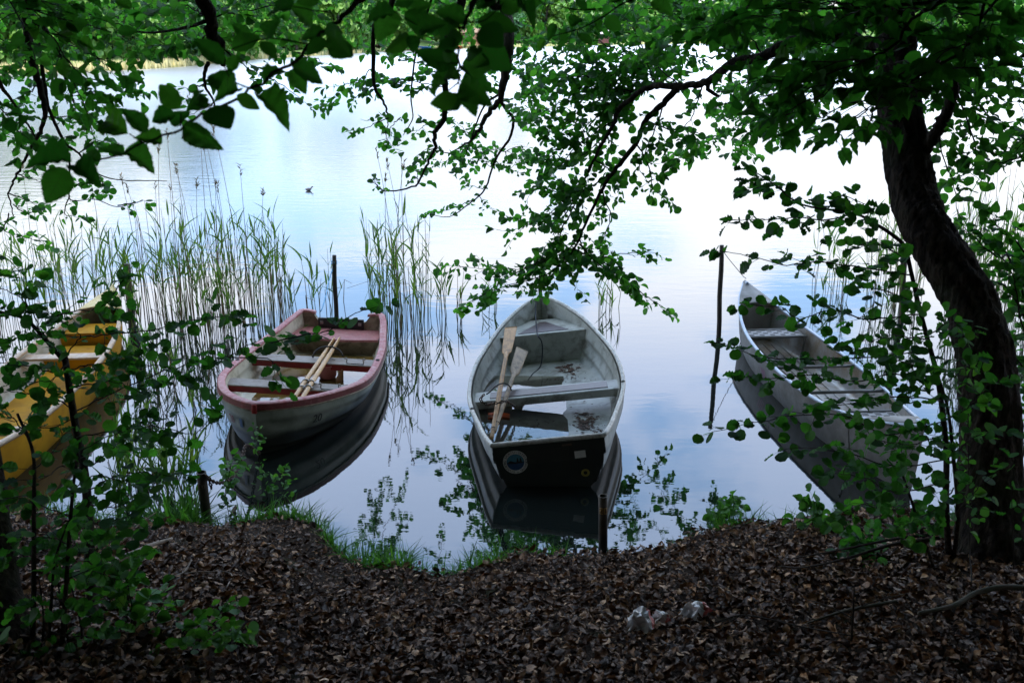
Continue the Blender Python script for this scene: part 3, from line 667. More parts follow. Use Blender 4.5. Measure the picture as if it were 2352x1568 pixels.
for x in (-.21, .21):
    mb = MB(); mb.box((x, .083, .325), (.035, .006, .035)); mb.box((x, .088, .325), (.012, .008, .012)); mb.build('bolt_plate', M['steel'], o, bevel=.002)
# stern bench: curved front edge, dirty bulkhead below
mb = MB(); fr_ = lambda x: .36 + .07 * math.cos(x * 3.0)
xx = np.linspace(-.47, .47, 24)
mb.grid([[(x, .055, .262), (x, fr_(x), .254)] for x in xx]); mb.grid([[(x, fr_(x), .254), (x, fr_(x) + .008, .232)] for x in xx]); st = mb.build('stern_bench', M['pink_seat'], ra, smooth=False)
mb = MB(); mb.grid([[(x, fr_(x) - .004, .24), (x, fr_(x) - .05, .15), (x, fr_(x) - .07, .05)] for x in np.linspace(-.50, .50, 24)]); mb.build('bench_front', M['dirty_panel'], st)
for y0, y1 in ((1.03, 1.22), (1.77, 1.95)):
    o = thwart_box(A_, y0, y1, .262, .012).build('thwart', M['grey_wood'], ra, smooth=False, bevel=.003)
    thwart_box(A_, y0 + .012, y1 - .004, .2495, .055).build('thwart_rail', M['red_paint'], o, smooth=False)
    xk = -.42 if y0 < 1.2 else -.36; dzk = -.053
    mb = MB(); q = .10
    mb.tube(catmull([(xk + q, y1 - .03, .36 + dzk), (xk + q * .9, y1 - .028, .375 + dzk), (xk + q * .8, y1 - .03, .36 + dzk), (xk + q * .8, y1 - .03, .322 + dzk), (xk, y1 - .03, .320 + dzk), (xk - q * .8, y1 - .03, .322 + dzk), (xk - q * .8, y1 - .03, .36 + dzk), (xk - q * .9, y1 - .028, .375 + dzk), (xk - q, y1 - .03, .36 + dzk)], 4), .006, 6)
    mb.build('oar_bracket', M['steel'], o)
for sd_, tt in ((-1, .42), (1, .50)):
    p = A_.pt(tt, 1, sd_) - np.array([sd_ * .02, 0, -.026]); mb = MB(); mb.torus(p, .016, .005); mb.lathe([(0, 0), (.013, 0)], p, 10); mb.build('oarlock_socket', M['black_rubber'], ra)
pz_ = .078
puddle(A_, ROLL_A, .080, .44, .45, 2.5, -1, 'rain_puddle', M['puddle_brown'], ra)
mb = MB(); hull_decal(mb, A_, *letters('20', .105), .865, .78, -1, flip=-1); mb.build('hull_number', M['ink'], ra, smooth=False)
mb = MB(); hull_decal(mb, A_, *letters('20', .10), .925, .78, 1, flip=1); mb.build('hull_number', M['red_ink'], ra, smooth=False)
mb = MB(); g_ = [(x * .022, y * .04, 0) for y in (-1, 0, 1) for x in (-1, 0, 1)]
hull_decal(mb, A_, g_, [(i * 3 + j, i * 3 + j + 1, i * 3 + j + 4, i * 3 + j + 3) for i in range(2) for j in range(2)], .965, .78, 1); mb.build('blue_sticker', M['sticker_blue'], ra, smooth=False)
mb = MB(); p = A_.pt(1, .45, 1); mb.torus((0, p[1] + .005, p[2]), .022, .006, Matrix.Rotation(R(90), 3, 'Y')); mb.build('bow_ring', M['rust'], ra)
oar('oar', G(664, 931, .29), G(768, 778, .33), .42, .10, (.35, .1, 1), M['oar_wood'], 'pale wooden oar with a chipped blade tip in the red-rimmed rowboat', 'oars in the red-rimmed rowboat', r=.023, grip=False, tip=.6, end=.35)
oar('oar', G(684, 930, .29), G(781, 776, .33), .42, .10, (.35, .1, 1), M['oar_wood'], 'pale wooden oar with an intact pointed blade in the red-rimmed rowboat', 'oars in the red-rimmed rowboat', r=.023, grip=False, tip=.55, end=.2)
for pa, pb in (((707, 891), (714, 880)), ((694, 893), (702, 878))):
    mb = MB()
    for q in (G(*pa, .298), G(*pb, .300)): mb.torus(q, .029, .008, Matrix.Rotation(R(75), 3, 'X'), 14, 6); mb.box(q + np.array([.035, 0, 0]), (.02, .02, .02)); mb.box(q + np.array([-.035, 0, 0]), (.016, .018, .018))
    tag(mb.build('oarlock', M['steel'], bevel=.002), 'steel oarlock clamped round the %s pale oar by the front thwart' % ('right-hand' if pa[0] > 700 else 'left-hand'), 'oarlock', 'oarlocks in the red-rimmed rowboat')
mb = MB(); c0 = G(753, 821, .27); mb.tube([c0 + np.array([.145 * math.cos(a), 0.02 * math.cos(a), .115 * math.sin(a)]) for a in np.linspace(.05, math.pi - .05, 18)], .009, 8)
tag(mb.build('rubber_hoop', M['black_rubber']), 'black rubber hoop holding down the two pale oars', 'hoop')
e = empty('bucket', G(753, 866, .085)); mb = MB(); mb.lathe([(0, 0), (.075, 0), (.086, .015), (.098, .13), (.104, .135), (.104, .145), (.094, .142), (.082, .02), (0, .018)], n=24); mb.build('tub', M['pink_plastic'], e)
mb = MB(); mb.tube([(.10 * math.cos(a), .02, .135 + .06 * math.sin(a)) for a in np.linspace(0, math.pi, 12)], .004, 6); mb.build('handle', M['steel'], e)
tag(e, 'faded pink plastic bucket standing in the puddle of the red-rimmed rowboat', 'bucket')
mb = MB(); c0 = G(781, 872, .085); A = []
for i in range(8):
    u = i / 7; A.append([c0 + np.array([.05 * math.cos(v) * (1 - .75 * u) * 1.0 + .03 * u, .05 * math.sin(v) * (1 - .7 * u), u * .125 - .01]) for v in np.linspace(2.2, 5.6, 8)])
mb.grid(A); tag(mb.build('scoop', surf('tan_plastic', (.40, .22, .10), (.30, .16, .07), 9, .5), solid=.004), 'tan pointed scoop standing beside the pink bucket', 'scoop')

# --- aluminium canoe
def canoe(name, p_near, p_far, bmax, sh0, sh1, mats, label, rake=.22, sole=.035, floor_mat=None, roll=0.):
    p0, p1 = np.array(p_near), np.array(p_far); d = p1 - p0; L = float(np.hypot(*d)); e = empty(name, (*p0, 0), (0, roll, -math.atan2(d[0], d[1])))
    tb = [(t, bmax * max(0, 1 - abs(2 * t - 1) ** 2.3) ** .85) for t in np.linspace(0, 1, 15)]
    h = Hull(L, tb, lambda t: sh0 + (sh1 - sh0) * abs(2 * t - 1) ** 3.2, lambda t: -.11 + .06 * abs(2 * t - 1) ** 5, rake=rake, rake0=rake, px=.62, pz=1.35, sole=sole, thk=.012)
    h.svals = lambda n, r: [(q, 0) for q in np.linspace(0, 1, 14)]
    h.shell(1, 0, nt=50).build('hull', mats[0], e)
    h.shell(1, 0, inset=.012, t0=.012, t1=.988, nt=50, floor=True).build('interior', mats[1], e)
    return tag(e, label, 'canoe'), h
cd, hd = canoe('canoe', (3.04, 6.80), (2.685, 11.17), .40, .335, .60, (M['alu'], M['alu_floor']), 'silver aluminium canoe with woven seat behind the leafy branches', rake=.16)
for sd_ in (-1, 1):
    mb = MB(); sweep(mb, hd.rimline(np.linspace(.005, .995, 50), sd_), [(u * sd_, v) for u, v in ((-.014, -.010), (.014, -.010), (.016, .004), (.008, .011), (-.014, .011))]); mb.build('gunwale', M['alu_trim'], cd)
for a, b_ in ((.885, .997), (.003, .115)):
    mb = MB(); mb.grid([[hd.pt(t, 1, -1) + np.array([0, 0, .012]), hd.pt(t, 1, 1) * np.array([0, 1, 1]) + np.array([0, 0, .022]), hd.pt(t, 1, 1) + np.array([0, 0, .012])] for t in np.linspace(a, b_, 12)])
    k = a if a > .5 else b_; o = mb.build('deck_plate', M['alu'], cd, solid=.004)
    mb = MB(); ty = k * hd.L; mb.grid([[(-hd.half(k, z), ty + (.02 if a > .5 else -.02), z), (hd.half(k, z), ty + (.02 if a > .5 else -.02), z)] for z in np.linspace(hd.sheer(k), .04, 6)]); mb.build('bulkhead', M['alu_floor'], cd, smooth=False)
    mb = MB(); e_ = hd.pt(.985 if a > .5 else .015, 1, 1); mb.tube([(0, e_[1] - (.05 if a > .5 else -.05), e_[2] + .012), (0, e_[1] + (.055 if a > .5 else -.055), e_[2] + .016)], [.022, .010], 8); mb.build('end_cap', M['alu_trim'], o)
m, t, b = mat_new('woven_webbing'); b.inputs['Roughness'].default_value = .7
ck = t.nodes.new('ShaderNodeTexChecker'); ck.inputs['Scale'].default_value = 18; ck.inputs['Color1'].default_value = (.42, .42, .43, 1); ck.inputs['Color2'].default_value = (.10, .10, .105, 1)
tcn = t.nodes.new('ShaderNodeTexCoord'); t.links.new(tcn.outputs['Object'], ck.inputs[0]); t.links.new(mixc(t, math_node(t, 'MULTIPLY', noise(t, 12), .4), ck.outputs[0], (.12, .09, .06)), b.inputs['Base Color'])
for ty, woven in ((3.30, True), (.85, True)):
    k = ty / hd.L; z = hd.sheer(k) - .07; hw = hd.half(k, z)
    mb = MB(); mb.grid([[(x, ty + y, z + .002 + .003 * math.sin(x * 56) * math.sin(y * 56)) for y in np.linspace(-.11, .11, 14)] for x in np.linspace(-hw + .03, hw - .03, 34)]); se = mb.build('seat', m, cd)
    mb = MB()
    for y in (-.125, .125): mb.tube([(-hw + .005, ty + y, z), (hw - .005, ty + y, z)], .015, 8)
    for x in (-hw + .03, hw - .03): mb.tube([(x, ty - .125, z), (x, ty + .125, z)], .012, 8); mb.tube(catmull([(x, ty - .125, z), (x * 1.02, ty - .135, z - .05), (x * .93, ty - .15, z - .22)], 5), .012, 8)
    mb.build('seat_frame', M['alu'], se)
for ty in (2.15, 1.45):
    k = ty / hd.L; z = hd.sheer(k) - .02; hw = hd.half(k, z); mb = MB(); mb.tube([(-hw, ty, z), (hw, ty, z)], .016, 8); mb.build('thwart', M['alu'], cd)
mb = MB()
for q in np.linspace(-.22, .22, 6): mb.tube([(q, .5, .042), (q, 3.7, .042)], .006, 5)
mb.build('floor_ribs', M['alu_floor'], cd)
mb = MB()
for k, x in enumerate((-.10, -.06, -.02, .03)):
    hull_decal(mb, hd, [(x - .006, -.05, 0), (x + .012, -.05, 0), (x + .04, .05, 0), (x + .022, .05, 0)], [(0, 1, 2, 3)], .56, .80, -1, lift=-.004)
mb.build('painted_stripes', surf('magenta_stripe', (.30, .05, .14), (.35, .2, .3), 20, .5), cd, smooth=False)

# --- yellow canoe
cy, hy = canoe('canoe', (-4.09, 6.0), (-4.575, 11.1), .44, .34, .55, (M['yellow'], M['cream']), 'yellow canoe with pale bow deck and wooden rails among the reeds', rake=.10)
for sd_ in (-1, 1):
    mb = MB(); sweep(mb, hy.rimline(np.linspace(.01, .99, 50), sd_), [(u * sd_, v) for u, v in ((-.030, -.022), (.012, -.022), (.012, .010), (-.030, .010))]); mb.build('gunwale', M['wood_trim'], cy)
mb = MB(); mb.grid([[hy.pt(t, 1, -1) + np.array([0, 0, .013]), hy.pt(t, 1, 1) * np.array([0, 1, 1]) + np.array([0, 0, .045]), hy.pt(t, 1, 1) + np.array([0, 0, .013])] for t in np.linspace(.885, .995, 12)]); mb.build('bow_deck', M['yellow_pale'], cy, solid=.005)
for k, zt in ((.80, .30), (.72, .18)):
    mb = MB(); ty = k * hy.L; mb.grid([[(-hy.half(k, z), ty, z), (hy.half(k, z), ty, z)] for z in np.linspace(zt, .04, 6)]); mb.grid([[(-hy.half(j, zt), j * hy.L, zt), (hy.half(j, zt), j * hy.L, zt)] for j in np.linspace(k, k + .07, 5)]); mb.build('float_tank', M['yellow'], cy, smooth=False)
for ty in (3.35, 1.4):
    mb = MB(); k = ty / hy.L; z = hy.sheer(k) - .06; hw = hy.half(k, z); mb.box((0, ty, z), (hw * 2, .16, .022)); mb.build('seat_plank', M['wood_trim'], cy, bevel=.004)
mb = MB(); mb.grid([[(x * hy.half(k, .05), k * hy.L, .045) for x in np.linspace(-.92, .92, 8)] for k in np.linspace(.12, .72, 20)]); mb.build('floor', M['yellow'], cy)

# ------------------------------------------------------------------ mooring posts, chains, ropes
def post(name, base, top, r, mat, label, hollow=False, sink=.5):
    b0, t0 = np.array(base, float), np.array(top, float); d = nrm(t0 - b0); e = empty(name, b0); mb = MB()
    L = np.linalg.norm(t0 - b0)
    if hollow:
        n = 18; up = d; x = nrm(np.cross([0, 1, 0], up)); y = np.cross(up, x); A = []
        for rr_, k in ((r, -sink), (r, 0), (r, L * .5), (r, L), (r * .82, L), (r * .82, L - .08), (0.0001, L - .081)): A.append([d * k + rr_ * (math.cos(a) * x + math.sin(a) * y) for a in np.arange(n) * 2 * math.pi / n])
        mb.grid(A, True)
    else:
        q = np.linspace(-sink, L, 12); mb.tube([d * k + np.array([.004 * math.sin(k * 9), 0, 0]) for k in q], [r * 1.05] * 10 + [r, r * .93], 12, bark=.025)
    mb.build('shaft', mat, e); return tag(e, label, 'post')
post('mooring_post', G(304, 752), G(291, 606, .76), .042, M['wood_post'], 'thick dark wooden post beside the bow of the yellow canoe')
post('mooring_post', G(773, 742), G(767, 586, .84), .026, M['post'], 'slim dark post with blue rope behind the red-rimmed rowboat')
post('mooring_post', G(1243, 722), G(1241, 628, .66), .022, M['post'], 'short dark post just behind the bow of the grey rowboat')
post('mooring_post', G(1650, 781), G(1658, 563, 1.09), .026, M['wood_post'], 'tall thin leaning post standing alone left of the aluminium canoe')
post('mooring_post', G(2070, 735), G(2078, 566, .92), .035, M['wood_post'], 'stout post in the reeds behind the leaning tree trunk')
def numbered(px, lab, base, top, r, txt, tags):
    e = post('mooring_pipe', base, top, r, M['post'], lab, True)
    L = np.linalg.norm(np.array(top) - np.array(base)); d = nrm(np.array(top) - np.array(base))
    for i, ch in enumerate(txt):
        a = R(-90) + (i - .5) * .85; z0 = L - .10; mb = MB(); hw = .36
        mb.grid([[d * (z0 + h) + np.array([(r + .003) * math.cos(a + q), (r + .003) * math.sin(a + q), 0]) for h in (-.024, .024)] for q in np.linspace(-hw, hw, 6)])
        o = mb.build('number_tag', M['sticker_tan'] if tags else M['post'], e, solid=.002)
        V, Fs = letters(ch, .045); mb = MB(); mb.add([d * (z0 + y) + np.array([(r + .006 + z) * math.cos(a + x / r), (r + .006 + z) * math.sin(a + x / r), 0]) for x, y, z in V], Fs); mb.build('digit', M['ink'] if tags else surf('pale_digit', (.10, .09, .07), None, 5, .6), o, smooth=False)
    return e
numbered(1385, 'iron mooring pipe with number 21 tags at the water edge behind the grey rowboat', G(1385, 1258), G(1385, 1138, .40), .031, '21', True)
numbered(465, 'iron mooring pipe number 20 chained to the red-rimmed rowboat', G(474, 1182, .10), G(462, 1084, .44), .034, '20', False)
bow_w = ra.matrix_basis @ Vector((0, A_.pt(1, .45, 1)[1] + .02, A_.pt(1, .45, 1)[2] - .02))
tag(chain('mooring_chain', [G(472, 1090, .43), G(482, 1100, .39), G(497, 1108, .33), G(517, 1106, .27), G(540, 1088, .24), G(556, 1055, .24), G(566, 1022, .24), bow_w], .0058, .020), 'rusty chain sagging from the number 20 pipe to the bow of the red-rimmed rowboat', 'chain')
tag(chain('loose_chain', [G(474, 1092, .42), G(480, 1102, .36), G(484, 1115, .30), G(486, 1122, .27)], .005, .02), 'short loose chain end hanging beside the number 20 pipe', 'chain')
tag(chain('ground_chain', [GG(500, 1187, .02), GG(523, 1189, .02), G(531, 1182, .06), G(538, 1168, .02), G(547, 1153, -.04)], .005, .02), 'rusty chain running from the grassy bank into the water', 'chain')
mb = MB(); mb.tube(catmull([G(767, 602, .77), G(766, 612, .70), G(757, 640, .60), G(748, 680, .52), G(740, 708, .47), G(735, 716, .44)], 6), .006, 6); mb.torus(G(767.5, 600, .76), .030, .008, None, 14, 6); mb.torus(G(767.5, 605, .735), .030, .008, None, 14, 6)
tag(mb.build('mooring_rope', M['blue_rope']), 'light blue rope tied from the slim post to the red-rimmed rowboat', 'rope')
mb = MB(); mb.tube(catmull([G(1714, 640, .62), G(1706, 633, .64), G(1690, 614, .76), G(1672, 592, .92), G(1658, 572, 1.05)], 6), .004, 5)
tag(mb.build('mooring_rope', M['navy_rope']), 'thin line from the tip of the aluminium canoe to the lone post', 'rope')
#PART3
# ------------------------------------------------------------------ plants
M['bark'] = surf('dark_bark', (.008, .006, .005), (.060, .048, .038), 11, .95, 1.0, .06, stretch=(3, 3, .40), lo=.40, hi=.66, dirt=(.020, .032, .010), dirt_amt=.5, dscale=3, spec=.15)
M['twig'] = surf('dark_twig', (.030, .024, .018), (.016, .013, .010), 30, .85, spec=.2)
UPV = np.array([0, 0, 1.0])
class Plant:
    def __init__(s, name, loc, label, cat, group=None):
        s.e = tag(empty(name, loc), label, cat, group); s.tw = MB(); s.lv = {}; s.r = np.random.default_rng(abs(hash(label)) % 1 + len(label) * 7 + int(abs(loc[0]) * 100))
    def trunk(s, P, rad, name='trunk', n=22, bark=.05, k=10):
        mb = MB(); mb.tube(catmull(P, k), rad, n, bark=bark); return mb.build(name, M['bark'], s.e, world=True)
    def limb(s, P, rad, n=10, bark=.03, name='limb', k=6):
        Q = catmull(P, k); Q[1:-1] += s.r.normal(0, min(rad[0] * .10, .007), (len(Q) - 2, 3)); mb = MB(); mb.tube(Q, rad, n, bark=bark); mb.build(name, M['bark'], s.e, world=True); return Q
    def leaf(s, kind, p, y, n, size):
        s.lv.setdefault(kind, []).append((p, y, n, size))
    def twig(s, p, d, L, r, kind, leaf, gap, sub=0, droop=.1, flat=.6, start=.12):
        R_ = s.r; q = [p]; d = nrm(d); n = 5
        for i in range(n):
            d = nrm(d + R_.normal(0, .16, 3) + np.array([0, 0, -droop * .35])); q.append(q[-1] + d * L / n)
        q = np.array(q); s.tw.tube(q, [r, r * .35], 4, cap=False)
        side = nrm(np.cross(d, UPV + R_.normal(0, .25, 3))); t = start; sg = 1 if R_.random() < .5 else -1
        while t < 1.0:
            f = t * n; i = min(int(f), n - 1); b = q[i] + (q[i + 1] - q[i]) * (f - i); td = nrm(q[i + 1] - q[i])
            y = nrm(td * .55 + side * sg * R_.uniform(.6, 1.1) + R_.normal(0, .28, 3) + np.array([0, 0, -droop * .6]))
            nn = nrm(UPV * flat + R_.normal(0, .42, 3) + td * .1)
            s.leaf(kind, b + y * leaf * .12, y, nn, leaf * R_.uniform(.42, 1.18))
            if sub and R_.random() < sub:
                s.twig(b, nrm(td * .7 + side * sg * .9 + R_.normal(0, .2, 3)), L * R_.uniform(.3, .5), r * .6, kind, leaf, gap, 0, droop, flat, .25)
            sg = -sg; t += gap / L * R_.uniform(.7, 1.35)
        s.leaf(kind, q[-1], nrm(d + R_.normal(0, .15, 3)), nrm(UPV * flat + R_.normal(0, .4, 3)), leaf * R_.uniform(.7, 1.1))
    def spray(s, P, r0, tw, gap, leaf, kind='alder', lgap=None, sub=.12, droop=.15, flat=.6, t0=0., n=6, k=5, wig=.25):
        """a branch along P that carries side twigs from t0 on; sub-branches are part of the twigs mesh"""
        R_ = s.r; Q = catmull(P, k); Q[1:-1] += R_.normal(0, wig * .06 * tw, (len(Q) - 2, 3))
        s.tw.tube(Q, [r0, max(r0 * .3, .0015)], n)
        seg = np.r_[0, np.cumsum(np.linalg.norm(np.diff(Q, axis=0), axis=1))]; L = seg[-1]; x = t0 * L + gap * .3; sg = 1
        while x < L:
            c_ = np.array([np.interp(x, seg, Q[:, j]) for j in range(3)]); c2 = np.array([np.interp(min(x + .03, L), seg, Q[:, j]) for j in range(3)]); c1 = np.array([np.interp(max(x - .03, 0), seg, Q[:, j]) for j in range(3)])
            td = nrm(c2 - c1); side = np.cross(td, UPV)
            if np.linalg.norm(side) < .5: a = R_.uniform(0, 6.28); side = side + np.array([math.cos(a), math.sin(a), 0]) * .8
            side = nrm(side); u = x / L
            s.twig(c_, nrm(td * R_.uniform(.5, .9) + side * sg * R_.uniform(.5, 1.1) + R_.normal(0, .30, 3)), tw * R_.uniform(.5, 1.15) * (1 - .45 * u), max(r0 * .35, .0018), kind, leaf, lgap or leaf * .48, sub, droop, flat)
            sg = -sg; x += gap * R_.uniform(.7, 1.3)
        s.twig(Q[-1], nrm(Q[-1] - Q[-2]), tw * .6, max(r0 * .3, .0016), kind, leaf, lgap or leaf * .48, sub, droop, flat)
    def done(s, tpl):
        if s.tw.v: s.tw.build('twigs', M['twig'], s.e, world=True)
        for kind, L in s.lv.items():
            a = [np.array([l[i] for l in L]) for i in range(3)]; place_leaves('leaves', tpl[kind], *a, np.array([l[3] for l in L]), M[kind], s.e)
TPL = {'alder': ALDER, 'alder_near': ALDER_HI, 'beech': BEECH_HI, 'fresh': ALDER, 'canopy': QUAD}
def W2(z): return lambda *pts: UP(pts, z)

# --- the leaning alder on the right bank
TR = Plant('alder_tree', GG(2290, 1400), 'large dark alder leaning out over the water on the right bank', 'tree')
tc_ = [(2292, 1450, 290), (2288, 1400, 215), (2284, 1330, 180), (2275, 1150, 150), (2272, 900, 132), (2238, 720, 122), (2186, 620, 116), (2130, 530, 110), (2103, 460, 108), (2080, 345, 106), (2062, 200, 100), (2058, 50, 88), (2058, -150, 78), (2075, -500, 60)]
tz = [5.55, 5.6, 5.66, 5.75, 5.8, 5.9, 6.0, 6.1, 6.2, 6.3, 6.4, 6.5, 6.6, 6.9]
TR.trunk(UP(tc_, tz), [p[2] * .95 / 2 / F * z for p, z in zip(tc_, tz)], n=56, bark=.06, k=16)
r_px = lambda px, z: px / 2 / F * z
TR.limb(UP([(2050, 110), (2003, 102), (1918, 83), (1816, 95), (1755, 130), (1687, 143), (1653, 167), (1615, 191), (1560, 197), (1508, 198), (1464, 216), (1424, 249), (1413, 278), (1384, 330), (1365, 366), (1347, 403), (1320, 450), (1270, 540)], np.linspace(6.5, 9.4, 18)), [r_px(34, 7), r_px(18, 8), r_px(10, 9), .005])
TR.limb(UP([(1562, 198), (1523, 238), (1483, 278), (1461, 330), (1417, 385), (1384, 432), (1347, 509), (1318, 572), (1270, 620)], np.linspace(8.3, 9.2, 9)), [r_px(16, 8.3), r_px(10, 9), .005])
TR.limb(UP([(2125, 345), (2150, 305), (2172, 262), (2188, 204), (2176, 157), (2150, 120)], [6.2, 6.1, 6.05, 6.0, 6.1, 6.4]), [r_px(30, 6), r_px(26, 6), r_px(24, 6)])
TR.limb(UP([(2058, 30), (2120, -10), (2200, -60), (2350, -160)], [6.5, 6.6, 6.7, 7.0]), [.07, .05, .03])
TR.limb(UP([(1653, 167), (1625, 200), (1652, 222)], [8, 8, 8]), [.025, .018, .012])
S = TR.spray
z9 = lambda *p: UP(p, [9.0, 9.6])
# lower tips over the grey rowboat's bow
for P, tw, g in (
    (UP([(1402, 399), (1362, 425), (1296, 461), (1250, 500), (1190, 525)], [8.9, 9.1]), .40, .10),
    (UP([(1347, 509), (1320, 560), (1250, 600), (1170, 620), (1060, 612)], [9, 9.3]), .34, .11),
    (UP([(1318, 570), (1290, 610), (1230, 640), (1150, 660), (1085, 690)], [9, 9.4]), .30, .12),
    (UP([(1318, 572), (1370, 590), (1440, 582), (1500, 580)], [9, 9.3]), .26, .11),
    (UP([(1330, 560), (1390, 620), (1440, 650), (1500, 690), (1530, 710)], [9.1, 9.6]), .24, .11),
    (UP([(1360, 380), (1330, 440), (1300, 480), (1270, 560)], [9.1, 9.3]), .45, .11),
    (UP([(1384, 440), (1400, 500), (1380, 560)], [9.1, 9.3]), .34, .12),
    (UP([(1413, 278), (1330, 330), (1290, 380), (1260, 400)], [8.9, 9.3]), .30, .13),
    (UP([(1424, 251), (1387, 260), (1347, 289), (1318, 322), (1262, 345)], [8.8, 9.4]), .45, .11),
    (UP([(1486, 201), (1442, 183), (1398, 168), (1330, 150)], [8.6, 9.2]), .55, .10),
    (UP([(1464, 216), (1380, 205), (1300, 230), (1240, 255)], [8.7, 9.4]), .50, .10),
    (UP([(1508, 198), (1440, 130), (1360, 95), (1260, 100)], [8.5, 9.5]), .60, .10),
    (UP([(1560, 196), (1500, 140), (1450, 60), (1400, 10)], [8.3, 9.0]), .60, .10),
    (UP([(1424, 249), (1360, 235), (1290, 290), (1250, 300)], [8.8, 9.6]), .45, .11),
    (UP([(1461, 330), (1490, 380), (1500, 430), (1525, 450)], [8.7, 8.9]), .22, .12),
    (UP([(1523, 238), (1500, 310), (1470, 380), (1490, 420)], [8.4, 8.9]), .25, .14),
    (UP([(1483, 278), (1540, 300), (1590, 330), (1545, 380)], [8.5, 8.7]), .22, .13),
    (UP([(1615, 191), (1600, 240), (1580, 285), (1555, 300)], [8.1, 8.3]), .30, .12),
    (UP([(1687, 143), (1640, 80), (1560, 40), (1500, 20)], [7.6, 8.2]), .55, .10),
    (UP([(1755, 130), (1700, 60), (1620, 10), (1580, -30)], [7.3, 7.8]), .55, .10),
    (UP([(1816, 95), (1760, 40), (1720, -10)], [7.1, 7.3]), .5, .10),
    (UP([(1700, 150), (1670, 100), (1600, 90), (1530, 110)], [7.6, 8.1]), .45, .10),
    (UP([(1320, 470), (1290, 530), (1260, 600), (1240, 640)], [9, 9.3]), .34, .09),
    (UP([(1300, 590), (1240, 600), (1180, 630), (1120, 670), (1090, 690)], [9.1, 9.4]), .26, .10),
    (UP([(1330, 540), (1350, 590), (1400, 610), (1430, 650)], [9.1, 9.4]), .26, .09),
    (UP([(1340, 430), (1290, 440), (1240, 430), (1215, 450)], [9, 9.3]), .34, .10),
    (UP([(1365, 366), (1400, 390), (1420, 420)], [9, 9.2]), .30, .10),
    (UP([(1440, 230), (1400, 300), (1330, 360), (1270, 370)], [8.9, 9.4]), .42, .10),
    (UP([(1464, 216), (1350, 180), (1270, 180), (1235, 200)], [8.7, 9.4]), .46, .10),
    (UP([(1508, 198), (1470, 110), (1420, 60), (1330, 60)], [8.5, 9.2]), .55, .10),
    # the low branch tip to the left of the trunk, (1550..1760, 280..360)
    (UP([(1900, 190), (1800, 250), (1720, 280), (1620, 330), (1540, 360)], [8.6, 11.2]), .34, .09),
    (UP([(1860, 200), (1780, 260), (1730, 310), (1700, 350)], [9.0, 10.8]), .36, .09),
    (UP([(1880, 150), (1760, 200), (1690, 230), (1640, 250)], [8.8, 10.6]), .38, .10),
    (UP([(1950, 110), (1850, 150), (1750, 170), (1690, 190)], [8.6, 10.2]), .44, .10),
    (UP([(2000, 60), (1900, 60), (1800, 50), (1700, 20)], [8.0, 9.6]), .5, .10),
    (UP([(2010, 120), (1920, 140), (1850, 110), (1760, 80)], [8.0, 9.4]), .46, .10),
    # right of the trunk
    (UP([(2150, 140), (2170, 230), (2160, 330), (2190, 430), (2200, 500)], [6.4, 7.2]), .30, .09),
    (UP([(2180, 160), (2240, 230), (2290, 290), (2330, 330)], [6.3, 6.9]), .34, .10),
    (UP([(2190, 200), (2230, 300), (2240, 380), (2180, 420)], [6.3, 7.1]), .32, .10),
    (UP([(2230, 40), (2290, 120), (2330, 200), (2350, 260)], [6.6, 7.2]), .45, .10),
    (UP([(2170, 60), (2220, 120), (2280, 160), (2360, 170)], [6.6, 7.4]), .45, .10),
    (UP([(2120, 20), (2200, 40), (2280, 60), (2380, 90)], [6.8, 7.8]), .50, .10),
    (UP([(2420, 330), (2360, 355), (2310, 372), (2265, 382)], [5.6, 5.9]), .14, .07),
    (UP([(2420, 290), (2370, 310), (2330, 350)], [5.6, 5.9]), .16, .07),
): S(P, .007, tw * 1.08, g * .82, .078 if P[0][1] > 7 else .070)
TR.done(TPL)

# --- a tall alder behind the camera whose limbs hang over the middle of the view
TC = Plant('alder_tree', (.9, -1.2, gz(.9, -1.2)), 'overhanging alder whose bare forked limbs hang down in the middle of the view', 'tree')
TC.trunk([(.9, -1.2, gz(.9, -1.2) - .2), (.85, -1.1, 4), (.7, -.8, 7), (.5, -.3, 9.5)], [.24, .2, .14, .05], n=14)
TC.limb([(.75, -.9, 6.4), (.6, 3, 6.8), (.3, 7, 5.9), *UP([(1170, -60), (1168, 81), (1164, 146), (1153, 205), (1146, 231), (1120, 264), (1105, 293), (1076, 326), (1032, 352)], [10.4, 10.6, 10.7, 10.8, 10.9, 11, 11.1, 11.2, 11.3])], [.11, .08, .06, r_px(15, 10.5), r_px(10, 11), .004])
TC.limb(UP([(1148, 228), (1165, 255), (1179, 273), (1172, 315), (1149, 348), (1131, 385), (1113, 436), (1076, 469), (1032, 498), (985, 492)], [10.9, 11, 11.1, 11.2, 11.3, 11.4, 11.6, 11.8, 12, 12.1]), [r_px(8, 11), r_px(5, 12), .003])
TC.limb(UP([(1150, 215), (1115, 240), (1092, 290), (1075, 340), (1060, 380)], [10.9, 11.3]), [r_px(6, 11), .003])
TC.limb([(.5, 3.6, 6.7), (-.5, 6, 5.6), *UP([(1060, -40), (1030, 30), (1021, 120), (1021, 260), (999, 304), (999, 341), (981, 374), (955, 425), (886, 439), (856, 417)], np.linspace(8.2, 8.9, 10))], [.05, .03, r_px(7, 8.5), .003])
TC.limb([(.4, 4.5, 6.5), (-1.0, 6, 5.4), *UP([(900, -40), (862, 60), (860, 194), (882, 238), (893, 271), (886, 304)], np.linspace(8.2, 8.8, 6))], [.045, .025, r_px(6, 8.5), .003])
TC.limb(UP([(1000, -30), (960, 100), (944, 216), (948, 271), (926, 311)], [8.4, 8.8]), [r_px(6, 8.5), .003])
S = TC.spray
